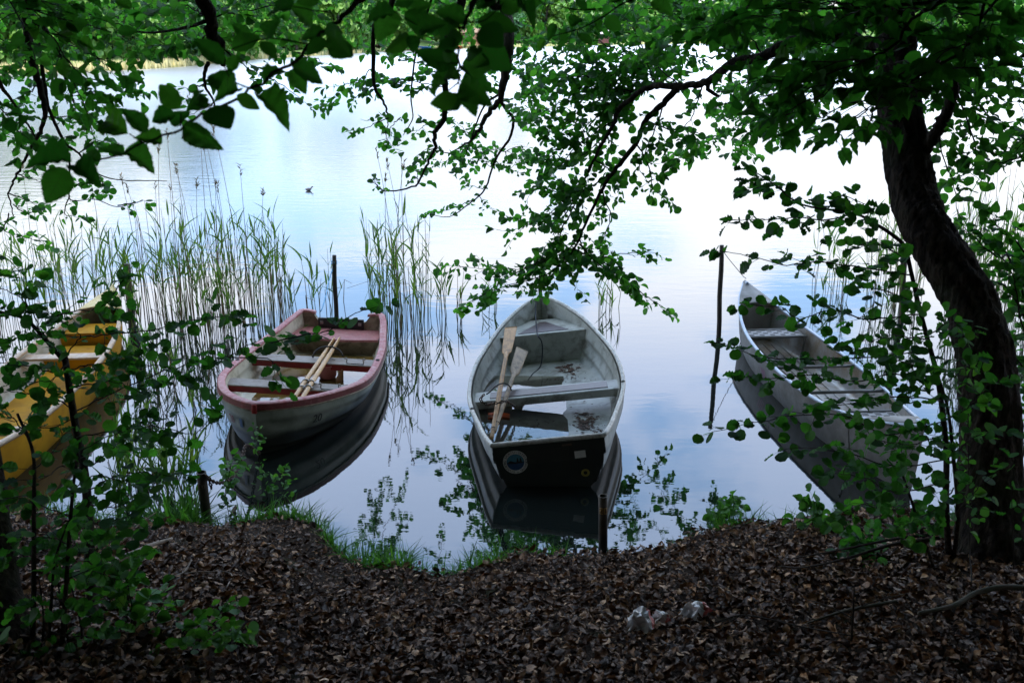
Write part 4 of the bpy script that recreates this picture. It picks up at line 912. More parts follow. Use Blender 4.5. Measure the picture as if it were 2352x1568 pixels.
for P, tw, g in (
    (UP([(860, 150), (830, 180), (790, 200), (760, 230)], [8.5, 8.9]), .40, .13),
    (UP([(862, 194), (830, 215), (812, 232)], [8.5, 8.9]), .18, .14),
    (UP([(893, 271), (850, 290), (815, 305)], [8.5, 8.9]), .22, .14),
    (UP([(886, 300), (890, 320), (905, 340)], [8.5, 8.9]), .24, .16),
    (UP([(920, 270), (900, 290), (890, 320)], [8.5, 8.9]), .2, .16),
    (UP([(1021, 200), (960, 190), (900, 180), (850, 185)], [8.5, 8.9]), .34, .12),
    (UP([(1021, 170), (980, 150), (910, 130), (860, 110)], [8.5, 8.9]), .42, .12),
    (UP([(1010, 280), (975, 290), (955, 305)], [8.5, 8.9]), .20, .15),
    (UP([(1080, 320), (1060, 290), (1040, 275)], [11.2, 11.4]), .25, .13),
    (UP([(1100, 300), (1075, 305), (1050, 290)], [11.1, 11.4]), .22, .13),
    (UP([(1076, 326), (1060, 350), (1000, 380), (950, 392)], [11.2, 11.6]), .26, .12),
    (UP([(1032, 352), (1000, 340), (970, 350)], [8.5, 8.9]), .24, .13),
    (UP([(1149, 348), (1190, 340), (1215, 350)], [11.3, 11.5]), .30, .11),
    (UP([(1131, 385), (1100, 370), (1060, 365)], [11.4, 11.7]), .34, .11),
    (UP([(1149, 340), (1110, 345), (1080, 340)], [11.3, 11.6]), .34, .12),
    (UP([(1131, 370), (1170, 385), (1190, 370)], [11.4, 11.6]), .28, .12),
    (UP([(1113, 436), (1085, 428), (1070, 418)], [11.6, 11.8]), .14, .14),
    (UP([(1085, 460), (1040, 478), (985, 490)], [11.8, 12.2]), .18, .14),
    (UP([(1100, 445), (1115, 475), (1135, 480)], [11.7, 11.9]), .16, .14),
    (UP([(955, 425), (960, 405), (950, 380)], [8.5, 8.9]), .18, .16),
    (UP([(880, 438), (868, 430), (860, 415)], [8.5, 8.9]), .10, .2),
    (UP([(1179, 273), (1200, 280), (1225, 262)], [11, 11.3]), .26, .14),
    (UP([(1164, 146), (1200, 180), (1230, 230)], [10.7, 11]), .42, .12),
    (UP([(1168, 81), (1215, 110), (1240, 160)], [10.6, 11]), .46, .12),
    (UP([(1164, 140), (1120, 160), (1080, 190)], [10.7, 11.2]), .42, .13),
    (UP([(1150, 230), (1180, 225), (1215, 215)], [10.8, 11.1]), .34, .12),
): S(P, .005, tw * (.78 if P[0][1] < 9 else 1), g * .85, .066 if P[0][1] < 9 else .076, wig=.5)
# the upper curtain of leaves along the top of the view
rr = np.random.default_rng(21)
for x in np.arange(-60, 2420, 46):
    z = rr.uniform(8, 12.5); x0 = x + rr.uniform(-25, 25); y1 = rr.uniform(-5, 62) + (30 if 560 < x < 900 or 1180 < x < 1500 else 0)
    S(UP([(x0, -190), (x0 + rr.uniform(-40, 40), -70), (x0 + rr.uniform(-70, 70), y1)], [z, z + .5]), .008, .62, .12, .064, t0=.3)
TC.done(TPL)

# --- alder on the left edge
TL = Plant('alder_tree', GG(20, 1530), 'dark alder trunk cut by the left edge with twiggy limbs hanging over the reeds', 'tree')
TL.trunk(UP([(15, 1570), (8, 1480), (-12, 1340), (-32, 1180), (-70, 900), (-110, 500), (-130, 0), (-120, -500)], [4.35, 4.4, 4.5, 4.6, 4.8, 5.1, 5.5, 6]), [.15, .125, .105, .10, .095, .09, .08, .05], n=24, bark=.06)
ld = lambda pts, a, b: UP(pts, np.linspace(a, b, len(pts)))
TL.limb(np.vstack([UP([(-120, -350)], 5.9), ld([(41, -10), (89, 55), (113, 89), (154, 181), (174, 250)], 7.4, 8.2)]), [.05, .035, .02, .006])
TL.limb(np.vstack([UP([(-125, -300)], 5.8), ld([(40, -60), (68, 120), (89, 191), (103, 267), (85, 318), (68, 342), (41, 400), (20, 444), (31, 496)], 7.2, 8.6)]), [.05, .03, r_px(9, 8), r_px(6, 8), .004])
TL.limb(ld([(80, 50), (103, 195), (113, 253), (150, 328), (181, 352), (219, 396), (270, 413), (342, 415), (383, 416)], 7.6, 8.8), [r_px(9, 8), r_px(7, 8), .005, .003])
TL.limb(ld([(160, 352), (160, 427), (164, 460), (219, 458), (270, 475), (328, 461)], 8.3, 8.8), [.008, .004, .003])
TL.limb(ld([(-60, 60), (0, 191), (20, 222), (55, 273), (82, 314)], 7.2, 8.0), [.02, .012, .006])
TL.limb(np.vstack([UP([(-120, -420)], 5.9), ld([(420, -170), (462, -10), (482, 40), (487, 75), (505, 110), (512, 150)], 6.4, 6.9)]), [.07, .055, r_px(28, 6.6), r_px(27, 6.7), r_px(12, 6.9)], bark=.05)
TL.limb(ld([(478, 145), (470, 170), (472, 200), (492, 235), (490, 262)], 6.8, 7.1), [r_px(10, 6.8), .004])
TL.limb(ld([(470, 50), (420, 65), (350, 75), (270, 70)], 6.6, 7.4), [r_px(9, 6.8), .005])
S = TL.spray
for P, tw, g in (
    (ld([(41, 0), (89, 55), (113, 89), (154, 181), (174, 250)], 7.4, 8.2), .36, .10),
    (ld([(68, 120), (40, 150), (0, 160), (-30, 170)], 7.6, 8), .36, .11),
    (ld([(113, 89), (170, 110), (230, 140), (290, 200)], 7.7, 8.2), .34, .11),
    (ld([(154, 181), (210, 180), (260, 200), (300, 215)], 8, 8.3), .26, .11),
    (ld([(103, 195), (60, 215), (20, 235)], 7.8, 8.2), .30, .11),
    (ld([(103, 267), (150, 270), (190, 275), (215, 300)], 8, 8.4), .28, .12),
    (ld([(85, 318), (60, 300), (20, 310)], 8, 8.4), .28, .12),
    (ld([(150, 328), (120, 340), (90, 345)], 8.3, 8.5), .26, .12),
    (ld([(181, 352), (225, 330), (250, 330)], 8.3, 8.6), .22, .12),
    (ld([(41, 400), (70, 410), (95, 415)], 8.3, 8.6), .22, .13),
    (ld([(20, 444), (50, 455), (80, 470)], 8.4, 8.7), .22, .12),
    (ld([(31, 470), (60, 490), (100, 480)], 8.5, 8.8), .18, .13),
    (ld([(164, 425), (200, 420), (230, 425)], 8.3, 8.6), .20, .12),
    (ld([(219, 396), (240, 430), (225, 445)], 8.4, 8.7), .16, .12),
    (ld([(270, 472), (310, 465), (330, 460)], 8.6, 8.8), .12, .12),
    (ld([(160, 450), (150, 490), (180, 500)], 8.5, 8.8), .14, .14),
    (ld([(20, 490), (10, 530), (60, 545), (100, 560)], 8.6, 9), .16, .13),
    (ld([(55, 273), (30, 290), (0, 300)], 7.9, 8.2), .30, .11),
    (ld([(82, 314), (100, 370), (130, 400)], 8.1, 8.5), .20, .14),
    (ld([(482, 40), (430, 20), (380, 25), (330, 10)], 6.6, 7.2), .36, .10),
    (ld([(487, 75), (440, 95), (380, 110), (340, 130)], 6.7, 7.4), .30, .10),
    (ld([(492, 235), (470, 250), (440, 262)], 7, 7.2), .16, .12),
    (ld([(472, 190), (445, 205), (430, 225)], 7, 7.2), .18, .12),
    (ld([(505, 110), (560, 150), (600, 170)], 6.8, 7.1), .26, .11),
    (ld([(500, 90), (560, 80), (640, 60)], 6.8, 7.3), .32, .10),
    (ld([(495, 40), (600, 20), (700, 30)], 6.7, 7.4), .36, .10),
    (ld([(600, 180), (640, 190), (700, 235)], 7.6, 8), .14, .14),
    (ld([(640, 100), (700, 130), (760, 150)], 7.4, 8), .30, .11),
    (ld([(-60, 40), (20, 30), (120, 20), (200, 30)], 6.5, 7.5), .42, .10),
    (ld([(-40, 90), (40, 100), (110, 120)], 6.8, 7.4), .38, .10),
    (ld([(120, 0), (220, 40), (300, 60), (380, 60)], 7, 7.6), .36, .10),
): S(P, .006, tw, g, .070, wig=.6)
TL.done(TPL)

# --- beech with big leaves close to the lens
TB = Plant('beech_tree', (-1.6, -1.4, gz(-1.6, -1.4)), 'beech whose large leaves hang close and soft along the upper left', 'tree')
TB.trunk([(-1.6, -1.4, gz(-1.6, -1.4) - .2), (-1.5, -1.3, 3), (-1.2, -1, 6), (-1, -.6, 8.5)], [.2, .17, .12, .05], n=12)
zb = 1.8
TB.limb(np.vstack([[(-1.4, -1.2, 4.4), (-.9, .2, 4.9)], UP([(980, -260), (880, -60), (800, 25), (740, 80), (650, 160), (560, 215), (480, 260), (400, 300), (330, 332), (250, 365), (195, 375)], zb)]), [.03, .02, .008, .0035, .003, .0025, .0022, .002, .0012], n=6, bark=0, k=5)
def near_leaf(T, base, tip, z, wide=1., tilt=0., kind='beech'):
    b_ = U(*base, z); t_ = U(*tip, z + tilt); y = t_ - b_; L = np.linalg.norm(y); v = -nrm(ray(*base))
    n_ = nrm(v + np.array([0, 0, .5]) + T.r.normal(0, .3, 3)); T.leaf(kind, b_, y / L, n_, L)
Z5 = lambda X, Y: (X * .3418, Y * .3418)
for bx, by, tx, ty in ((1215, 730, 1055, 560), (1260, 740, 1400, 600), (1420, 720, 1545, 860), (985, 890, 830, 720), (860, 900, 640, 760), (1180, 770, 1000, 800), (1150, 835, 1260, 750), (1090, 960, 920, 900),
                       (1240, 850, 1470, 1000), (840, 1010, 1050, 1125), (830, 1030, 700, 990), (660, 1085, 550, 1010), (500, 1110, 650, 1190), (480, 1090, 180, 1045), (440, 1130, 310, 1365), (1590, 640, 1750, 735), (1740, 640, 1940, 780),
                       (1570, 600, 1390, 480), (1600, 600, 1470, 620), (1780, 540, 1930, 440), (1960, 450, 2190, 550), (1950, 470, 2060, 620), (1500, 430, 1310, 250), (1560, 330, 1750, 230), (1760, 280, 1860, 400), (1680, 270, 1560, 150), (1790, 240, 1850, 140),
                       (2190, 240, 2000, 240), (2180, 260, 2060, 370), (2210, 230, 2340, 380), (1980, 60, 1770, 60), (1960, 50, 2130, 170), (2000, 20, 2160, -60), (1540, 480, 1600, 360), (880, 60, 770, -10)):
    near_leaf(TB, Z5(bx, by), Z5(tx, ty), zb + TB.r.uniform(-.12, .12), tilt=TB.r.uniform(-.04, .04))
for P in ([(1215, 850), (1215, 760)], [(1420, 740), (1400, 720), (1250, 745)], [(960, 960), (870, 900)], [(1690, 600), (1560, 540), (1500, 430)], [(2080, 300), (1800, 260), (1560, 330)], [(2200, 250), (2240, 100), (2100, 70), (1950, 40)]):
    TB.tw.tube(catmull(UP([Z5(*p) for p in P], zb), 4), [.0018, .0010], 5)
# second bough in the upper middle
Z6 = lambda X, Y: (746.5 + .3662 * X, .3662 * Y); zc = 1.75
TB.limb(np.vstack([[(-1.3, -1.1, 5.2), (-.4, .3, 5.2)], UP([(1130, -220), Z6(940, -20), Z6(870, 150), Z6(835, 210), Z6(840, 400), Z6(835, 530)], zc)]), [.025, .012, .0035, .0025, .0018], n=6, bark=0, k=5)
for bx, by, tx, ty in ((440, 90, 240, 110), (430, 60, 330, 250), (560, -30, 430, 40), (540, 60, 660, 20), (560, 50, 600, 220), (30, 260, 180, 370), (0, 220, 120, 180), (520, 210, 390, 340), (540, 220, 560, 330), (590, 190, 730, 130), (620, 180, 780, 150), (880, 130, 700, 60), (850, 160, 680, 250), (960, 130, 1220, 180), (980, 170, 1110, 290), (950, 60, 1080, -60),
                       (980, 40, 1090, 10), (1100, 60, 1260, -10), (870, 240, 740, 250), (840, 270, 700, 300), (900, 300, 970, 370), (960, 290, 1170, 435), (840, 380, 590, 350), (700, 400, 580, 310), (740, 320, 800, 390), (860, 400, 1050, 430), (900, 380, 1030, 400), (850, 440, 940, 480), (870, 470, 1040, 560), (850, 520, 1035, 655), (860, 530, 950, 720), (760, 520, 630, 560), (830, 620, 655, 650), (760, 590, 840, 700), (920, 640, 880, 560), (840, 500, 730, 460), (820, 430, 690, 460),
                       (1380, 250, 1330, 320), (1440, 150, 1400, 250), (1470, 180, 1480, 330), (1590, 210, 1680, 285), (1540, 170, 1620, 90), (1690, 110, 1730, 200), (1760, 110, 1860, 190), (1900, 20, 1960, -60), (2050, 10, 2180, 80), (1990, -10, 2080, -70), (1330, -30, 1360, 60), (1210, 40, 1320, 70), (1640, 60, 1560, -30), (1790, 20, 1880, -50)):
    near_leaf(TB, Z6(bx, by), Z6(tx, ty), zc + TB.r.uniform(-.15, .15) + (.8 if bx > 1300 else 0), tilt=TB.r.uniform(-.04, .04))
for P in ([(860, 140), (620, 170), (430, 70)], [(870, 140), (1000, 130), (1120, 20)], [(840, 300), (960, 290)], [(840, 400), (700, 390)], [(836, 480), (860, 520)], [(835, 520), (760, 580)]):
    TB.tw.tube(catmull(UP([Z6(*p) for p in P], zc), 4), [.0016, .0010], 5)
for P in ([(2200, -60), (1900, 10), (1740, 110), (1600, 180), (1420, 230)], [(1700, 60), (1560, 60), (1400, 20)]):
    TB.tw.tube(catmull(UP([Z6(*p) for p in P], zc + .8), 4), [.003, .0012], 5)
for P, tw in (([(40, -20), (90, 40), (150, 90), (215, 130), (270, 150)], .16), ([(60, 20), (150, 45), (210, 60), (255, 75)], .14), ([(100, 60), (150, 130), (190, 190), (235, 235)], .14), ([(130, 110), (170, 190), (200, 260), (215, 315)], .10), ([(-40, 200), (0, 250), (35, 290), (50, 330)], .10), ([(60, 0), (130, 10), (190, 15)], .14), ([(20, 0), (60, 70), (80, 130)], .12)):
    TB.spray(UP(P, [3.1, 3.5]), .0026, tw, .075, .060, 'beech', lgap=.042, sub=.03, droop=.25, flat=.6)
TB.done(TPL)

# --- second beech: the layered bough in front of the leaning trunk
TB2 = Plant('beech_tree', (3.6, .2, gz(3.6, .2)), 'beech whose layered bough of serrated leaves hangs in front of the leaning trunk', 'tree')
TB2.trunk([(3.6, .2, gz(3.6, .2) - .2), (3.5, .3, 3), (3.3, .4, 6), (3.1, .6, 9)], [.2, .17, .12, .05], n=12)
Z7 = lambda X, Y: (1550.4 + .3408 * X, .3408 * Y)
zz = 3.2
TB2.limb(np.vstack([[(3.5, .3, 4.6), (2.9, 1.6, 4.7)], UP([(2400, -160), Z7(2000, -20), Z7(1800, 10), Z7(1600, 140), Z7(1450, 330), Z7(1250, 430), Z7(1000, 640), Z7(820, 760)], [2.8, 2.9, 3.0, 3.1, 3.15, 3.2, 3.3, 3.35])]), [.03, .02, .007, .005, .003, .0015], n=6, bark=0, k=5)
TB2.limb(UP([Z7(2100, -20), Z7(1980, 300), Z7(1700, 480), Z7(1560, 570), Z7(1400, 660), Z7(1200, 800), Z7(1100, 900)], [3.0, 3.2]), [.006, .003, .0015], n=6, bark=0, k=5)
TB2.limb(UP([Z7(1800, 10), Z7(1300, 50), Z7(900, 60), Z7(500, 40), Z7(300, 140)], [3.0, 3.3]), [.006, .003, .0015], n=6, bark=0, k=5)
TB2.limb(UP([Z7(2200, -40), Z7(2050, 150), Z7(2000, 260), Z7(1950, 450)], [3.0, 3.1]), [.005, .002], n=6, bark=0, k=5)
S = TB2.spray
for P, tw in (([(1450, 330), (1200, 330), (950, 300), (800, 330)], .17), ([(1300, 400), (1000, 420), (750, 400), (500, 400)], .17), ([(1250, 430), (950, 520), (700, 520), (450, 560)], .17), ([(1100, 560), (850, 600), (650, 640), (450, 680)], .16),
              ([(1000, 640), (850, 700), (750, 790), (640, 860)], .15), ([(1400, 660), (1150, 700), (1000, 790), (850, 830)], .16), ([(1300, 740), (1150, 850), (1080, 940)], .14), ([(1400, 640), (1330, 760), (1300, 880)], .13),
              ([(1600, 140), (1300, 180), (1000, 170), (750, 180)], .20), ([(1500, 260), (1250, 250), (1100, 230), (900, 250)], .18), ([(1300, 50), (1150, 100), (950, 130), (700, 120)], .20), ([(900, 60), (700, 100), (450, 120), (250, 170)], .20), ([(500, 40), (400, 100), (330, 180)], .16),
              ([(1700, 480), (1560, 420), (1450, 430), (1300, 480)], .15), ([(1560, 570), (1480, 560), (1380, 560)], .14), ([(1560, 570), (1620, 600), (1640, 640)], .12), ([(1980, 300), (1850, 330), (1750, 420), (1700, 500)], .16), ([(1950, 450), (1880, 470), (1760, 490)], .14),
              ([(2050, 150), (2120, 250), (2110, 380)], .16), ([(2000, 260), (1900, 230), (1800, 250)], .16), ([(2050, 100), (1900, 100), (1750, 180), (1650, 200)], .18), ([(2100, 20), (2150, 120), (2100, 300), (2050, 430)], .18), ([(1700, 80), (1600, 60), (1450, 60), (1350, 20)], .18), ([(1800, 20), (1600, -30), (1400, -20)], .18), ([(1200, 40), (1000, 0), (700, -20)], .18), ([(1100, 20), (800, 20), (560, -10)], .18)):
    S(UP([Z7(*p) for p in P], np.linspace(3.0, 3.4, len(P)) + TB2.r.uniform(-.2, .2)), .0024, tw, .075, .074, 'beech', lgap=.046, sub=.03, droop=.22, flat=.75)
TB2.done(TPL)
#PART4
# --- alder sapling on the left
Z3 = lambda X, Y: (.4394 * X, 574 + .4394 * Y)
z3p = lambda pts, a, b=None: UP([Z3(*p) for p in pts], np.linspace(a, b or a, len(pts)))
SL = Plant('alder_sapling', GG(218, 1490), 'slender alder sapling spreading leafy tiers in front of the yellow canoe', 'sapling')
SL.trunk(np.vstack([[GG(218, 1490, -.05)], UP([(212, 1400), (206, 1300), (204, 1200), (193, 1080), (170, 960), (152, 840), (143, 800)], [4.75, 4.8, 4.85, 4.9, 4.95, 5.0, 5.05]), z3p([(330, 570), (240, 470), (130, 360), (0, 325), (-120, 310)], 5.0, 4.7)]), [.028, .026, .022, .018, .015, .012, .009, .006], n=8, bark=.03)
S = SL.spray
for pts, a, b, tw, g in (
    ([(340, 570), (400, 480), (420, 440), (330, 380), (250, 330)], 5.0, 4.8, .30, .08), ([(420, 455), (560, 445), (780, 415), (1000, 370), (1170, 345)], 5.0, 4.6, .26, .075), ([(360, 630), (470, 600), (640, 595), (800, 600), (960, 640)], 5.0, 4.7, .28, .075),
    ([(400, 840), (560, 765), (690, 700), (830, 640), (1000, 590), (1180, 560), (1300, 500), (1480, 470)], 5.0, 4.9, .26, .075), ([(1180, 560), (1400, 570), (1450, 640)], 4.9, 4.9, .20, .09), ([(1400, 490), (1600, 440), (1720, 420), (1860, 330), (1960, 300)], 4.9, 4.8, .15, .085),
    ([(400, 980), (620, 945), (800, 920), (1000, 960), (1080, 920)], 4.9, 4.6, .22, .09), ([(470, 1130), (560, 1060), (640, 1000), (760, 1000)], 4.9, 4.7, .22, .09), ([(380, 820), (250, 770), (110, 745), (0, 740)], 5.0, 4.7, .28, .08), ([(390, 860), (280, 930), (150, 910), (20, 880)], 4.95, 4.6, .24, .09),
    ([(240, 470), (200, 380), (140, 280), (60, 220), (-20, 200)], 4.95, 4.6, .26, .08), ([(130, 360), (140, 240), (130, 150), (80, 90)], 4.85, 4.6, .20, .09), ([(210, 400), (330, 330), (470, 320), (540, 290)], 4.9, 4.6, .24, .08), ([(540, 300), (600, 220), (640, 160), (680, 120)], 4.7, 4.6, .12, .09),
    ([(330, 640), (200, 620), (80, 600), (-40, 580)], 5.0, 4.7, .28, .08), ([(370, 720), (520, 690), (640, 700), (760, 760)], 5, 4.7, .22, .08), ([(350, 600), (260, 680), (160, 690)], 4.9, 4.7, .24, .085),
    ([(440, 1080), (330, 1130), (240, 1180), (120, 1200)], 4.85, 4.5, .26, .09), ([(470, 1250), (620, 1180), (760, 1160), (880, 1180)], 4.8, 4.5, .24, .10), ([(475, 1330), (600, 1340), (740, 1290), (830, 1220)], 4.8, 4.5, .22, .10), ([(470, 1400), (350, 1380), (240, 1340), (100, 1300)], 4.75, 4.4, .26, .09),
    ([(480, 1480), (600, 1480), (720, 1450)], 4.7, 4.5, .20, .10), ([(480, 1560), (380, 1540), (280, 1500), (160, 1480)], 4.7, 4.3, .26, .09), ([(480, 1600), (560, 1640), (660, 1620)], 4.7, 4.5, .20, .09), ([(490, 1700), (400, 1680), (300, 1660)], 4.7, 4.4, .22, .10)):
    S(z3p(pts, a, b), .0038, tw, g * 1.2, .064, 'alder_near', lgap=.042, sub=.08, droop=.08)
SL.done(TPL)
SL2 = Plant('alder_sapling', GG(150, 1500), 'thin twin-stemmed alder sapling beside the dark trunk on the left edge', 'sapling')
for P, r in (([(140, 1510), (150, 1380), (158, 1250), (168, 1120), (180, 1040)], .012), ([(75, 1490), (78, 1330), (78, 1160), (76, 1040), (40, 950)], .012), ([(110, 1510), (118, 1380), (128, 1280), (160, 1190)], .008), ([(160, 1500), (150, 1420), (130, 1330)], .006), ([(190, 1500), (185, 1430), (165, 1350)], .006), ([(95, 1500), (100, 1420), (90, 1330)], .006)):
    q = UP(P, np.linspace(4.25, 4.4, len(P))); q[0] = GG(*P[0], -.03); SL2.trunk(q, [r, r * .5], 'stem', 7, .02, 5)
S = SL2.spray
for P, tw in (([(180, 1040), (230, 1010), (290, 990)], .16), ([(168, 1120), (220, 1090), (260, 1100)], .18), ([(160, 1190), (230, 1200), (300, 1180)], .20), ([(158, 1250), (100, 1230), (50, 1240)], .22), ([(78, 1160), (40, 1140), (0, 1150)], .22), ([(77, 1080), (110, 1050), (140, 1010)], .18), ([(60, 1000), (30, 960), (-20, 940)], .2),
              ([(150, 1330), (210, 1310), (270, 1330)], .20), ([(150, 1380), (90, 1370), (40, 1390)], .22), ([(130, 1290), (170, 1270), (230, 1260)], .2), ([(120, 1390), (180, 1400), (240, 1420)], .2), ([(78, 1300), (30, 1290), (-20, 1300)], .2), ([(110, 1450), (170, 1460), (220, 1460)], .16), ([(80, 1400), (50, 1440), (10, 1450)], .18)):
    S(UP(P, [4.35, 4.15]), .0030, tw, .09, .058, 'alder_near', lgap=.044, sub=.06, droop=.08)
SL2.done(TPL)
# --- alder sapling on the right
Z4 = lambda X, Y: (1550.4 + .5125 * X, 516.8 + .5125 * Y)
SR = Plant('alder_sapling', GG(2180, 1290), 'leafy alder sapling with long level branches in front of the aluminium canoe', 'sapling')
stem = [(2173, 1275), (2173, 1150), (2173, 1029), (2155, 876), (2129, 773), (2109, 696), (2094, 630), (2078, 568), (2053, 542), (2010, 514), (1960, 490), (1843, 470), (1782, 426), (1741, 399), (1721, 388)]
q = UP(stem, np.linspace(5.2, 4.6, len(stem))); q[0] = GG(2180, 1290, -.03)
SR.trunk(q, [.018, .016, .014, .012, .011, .010, .009, .006, .004, .003, .0018], n=8, bark=.03)
SR.trunk(np.vstack([[GG(2190, 1290, -.03)], UP([(2200, 1180), (2190, 1050), (2175, 930), (2140, 820)], [5.2, 5.1, 5.0, 4.9])]), [.012, .010, .005], 'stem', 7, .03, 5)
SR.trunk(np.vstack([[GG(2150, 1320, -.03)], UP([(2110, 1200), (2080, 1110), (2060, 1060)], [5.0, 4.9, 4.8])]), [.009, .007, .004], 'stem', 7, .03, 5)
S = SR.spray
for P, tw, g in (
    ([(2010, 514), (1960, 490), (1843, 470), (1782, 426), (1741, 399)], .14, .075), ([(1960, 490), (1900, 505), (1830, 500), (1760, 505), (1690, 505)], .14, .075), ([(1900, 480), (1930, 450), (1990, 470)], .12, .08), ([(1800, 440), (1770, 420), (1720, 440)], .12, .08),
    ([(2094, 632), (1976, 614), (1878, 601), (1807, 609), (1745, 594), (1668, 578)], .14, .075), ([(2085, 600), (2020, 560), (1970, 570)], .16, .08), ([(2114, 722), (1991, 732), (1909, 712), (1837, 732), (1796, 706), (1730, 701)], .15, .07), ([(2110, 700), (2040, 670), (1990, 660)], .18, .08),
    ([(2140, 804), (2012, 819), (1909, 824), (1817, 824), (1745, 819), (1673, 794)], .16, .07), ([(2130, 780), (2060, 770), (2010, 780)], .20, .075), ([(2155, 876), (2053, 860), (1960, 875), (1858, 860), (1770, 870), (1700, 862)], .17, .07), ([(2150, 850), (2070, 830), (1960, 800)], .2, .075),
    ([(2165, 968), (2037, 998), (1950, 957), (1837, 952), (1745, 968), (1643, 990)], .15, .07), ([(2160, 920), (2080, 910), (2000, 920), (1930, 930)], .20, .075), ([(2173, 1055), (2063, 1070), (1960, 1045), (1878, 1030), (1806, 1030)], .16, .07), ([(2165, 1000), (2090, 1020), (2000, 1010)], .2, .08),
    ([(2173, 1106), (2063, 1130), (1986, 1096), (1909, 1086)], .16, .08), ([(2190, 1050), (2230, 1010), (2280, 990)], .2, .08), ([(2180, 960), (2230, 930), (2270, 880)], .2, .08), ([(2170, 880), (2210, 850), (2240, 820)], .2, .08), ([(2110, 1150), (2050, 1170), (1980, 1160), (1930, 1180)], .16, .085), ([(2150, 1200), (2090, 1220), (2030, 1215)], .14, .09),
    ([(2190, 1120), (2150, 1170), (2080, 1200)], .2, .09), ([(2129, 773), (2180, 740), (2210, 760)], .18, .08), ([(2190, 1180), (2230, 1140), (2260, 1100)], .2, .09)):
    S(UP(P, np.linspace(5.0, 4.5, len(P)) + SR.r.uniform(-.15, .15)), .0040, tw, g * 1.1, .060, 'alder_near', lgap=.038, sub=.06, droop=.12)
SR.done(TPL)
SB = Plant('alder_shrub', (4.15, 6.55, .1), 'bushy alder shrub at the right edge behind the leaning trunk', 'shrub')
S = SB.spray
for P, tw in (([(2330, 1010), (2320, 900), (2290, 780), (2250, 690)], .30), ([(2390, 1000), (2370, 850), (2340, 700), (2320, 600)], .32), ([(2420, 950), (2400, 780), (2350, 650), (2270, 560)], .30), ([(2400, 700), (2340, 560), (2290, 520)], .28), ([(2380, 900), (2330, 820), (2270, 760)], .30), ([(2440, 800), (2390, 640), (2360, 520)], .30), ([(2350, 720), (2260, 640), (2200, 600)], .26), ([(2340, 640), (2290, 590), (2230, 540)], .24)):
    S(np.vstack([[np.array([4.15, 6.55, .0])], UP(P, [7.2, 6.9])]), .012, tw, .085, .080, 'alder', lgap=.042, t0=.3)
SB.done(TPL)
# --- sprigs and seedlings
def seedling(base, tip, z0, n, size, label, kind='fresh', name='alder_seedling', spread=.07, mids=None):
    b_ = GG(*base) if not isinstance(base, np.ndarray) else base; T = Plant(name, b_, label, 'seedling'); R_ = T.r
    for k in range(n):
        tp = (tip[0] + R_.uniform(-1, 1) * (28 if n > 1 else 0), tip[1] + R_.uniform(-.3, 1) * (25 if n > 1 else 0)); p = U(*tp, z0)
        m_ = (b_ + p) / 2 + R_.normal(0, .02, 3)
        T.spray([b_ - np.array([0, 0, .03]), m_, p], .004, spread * 1.6, .05, size, kind, lgap=.035, sub=0, droop=.05, t0=.3, k=5)
    T.done(TPL); return T
seedling((622, 1192), (583, 1000), 7.1, 1, .040, 'spindly bright green alder seedling in front of the red-rimmed rowboat bow', spread=.11)
seedling((640, 1192), (650, 1075), 7.0, 1, .040, 'short bright green side shoot on the grassy bank before the red-rimmed rowboat', spread=.07)
seedling((500, 1185), (535, 1050), 6.6, 1, .055, 'drooping green alder shoot beside the number 20 pipe', spread=.05)
seedling((420, 1500), (470, 1420), 4.3, 3, .050, 'low sprig of green leaves creeping over the dead leaves on the left', spread=.13)
seedling((385, 1440), (372, 1390), 4.4, 1, .055, 'single small green shoot standing up from the dead leaves on the left', spread=.05)
seedling((520, 1480), (510, 1440), 4.2, 2, .045, 'small trailing shoot at the tip of the low green sprig', spread=.08)
seedling((300, 1440), (285, 1330), 4.5, 4, .060, 'leafy young shoots at the foot of the left sapling', spread=.14)
seedling((1665, 1200), (1665, 1150), 6.9, 3, .055, 'small leafy tuft on the bank edge left of the right-hand grass', spread=.07)
seedling((1900, 1215), (1890, 1170), 6.3, 4, .065, 'low bright leaves on the bank in front of the aluminium canoe', spread=.14)
seedling((2040, 1290), (1990, 1250), 5.6, 4, .070, 'leafy low shoots at the foot of the right sapling', kind='alder_near', spread=.16)
seedling((2230, 1000), (2225, 800), 5.3, 2, .055, 'bright young sprig against the leaning trunk', spread=.10) if False else None
T = Plant('alder_seedling', GG(2235, 1390), 'upright young sprig with pale leaves growing against the leaning trunk', 'seedling')
q = UP([(2228, 1250), (2225, 1050), (2222, 900), (2215, 800)], [5.25, 5.3, 5.35, 5.4]); T.spray(np.vstack([[GG(2235, 1390, -.02)], q]), .005, .14, .07, .060, 'fresh', lgap=.05, sub=0, t0=.35); T.done(TPL)
T = Plant('alder_seedling', GG(2330, 1330), 'sparse shoot with a few leaves at the right edge beside the trunk foot', 'seedling')
T.spray(np.vstack([[GG(2330, 1330, -.02)], UP([(2325, 1200), (2322, 1080)], [5.2, 5.2])]), .004, .12, .10, .060, 'alder_near', lgap=.06, sub=0, t0=.3); T.done(TPL)

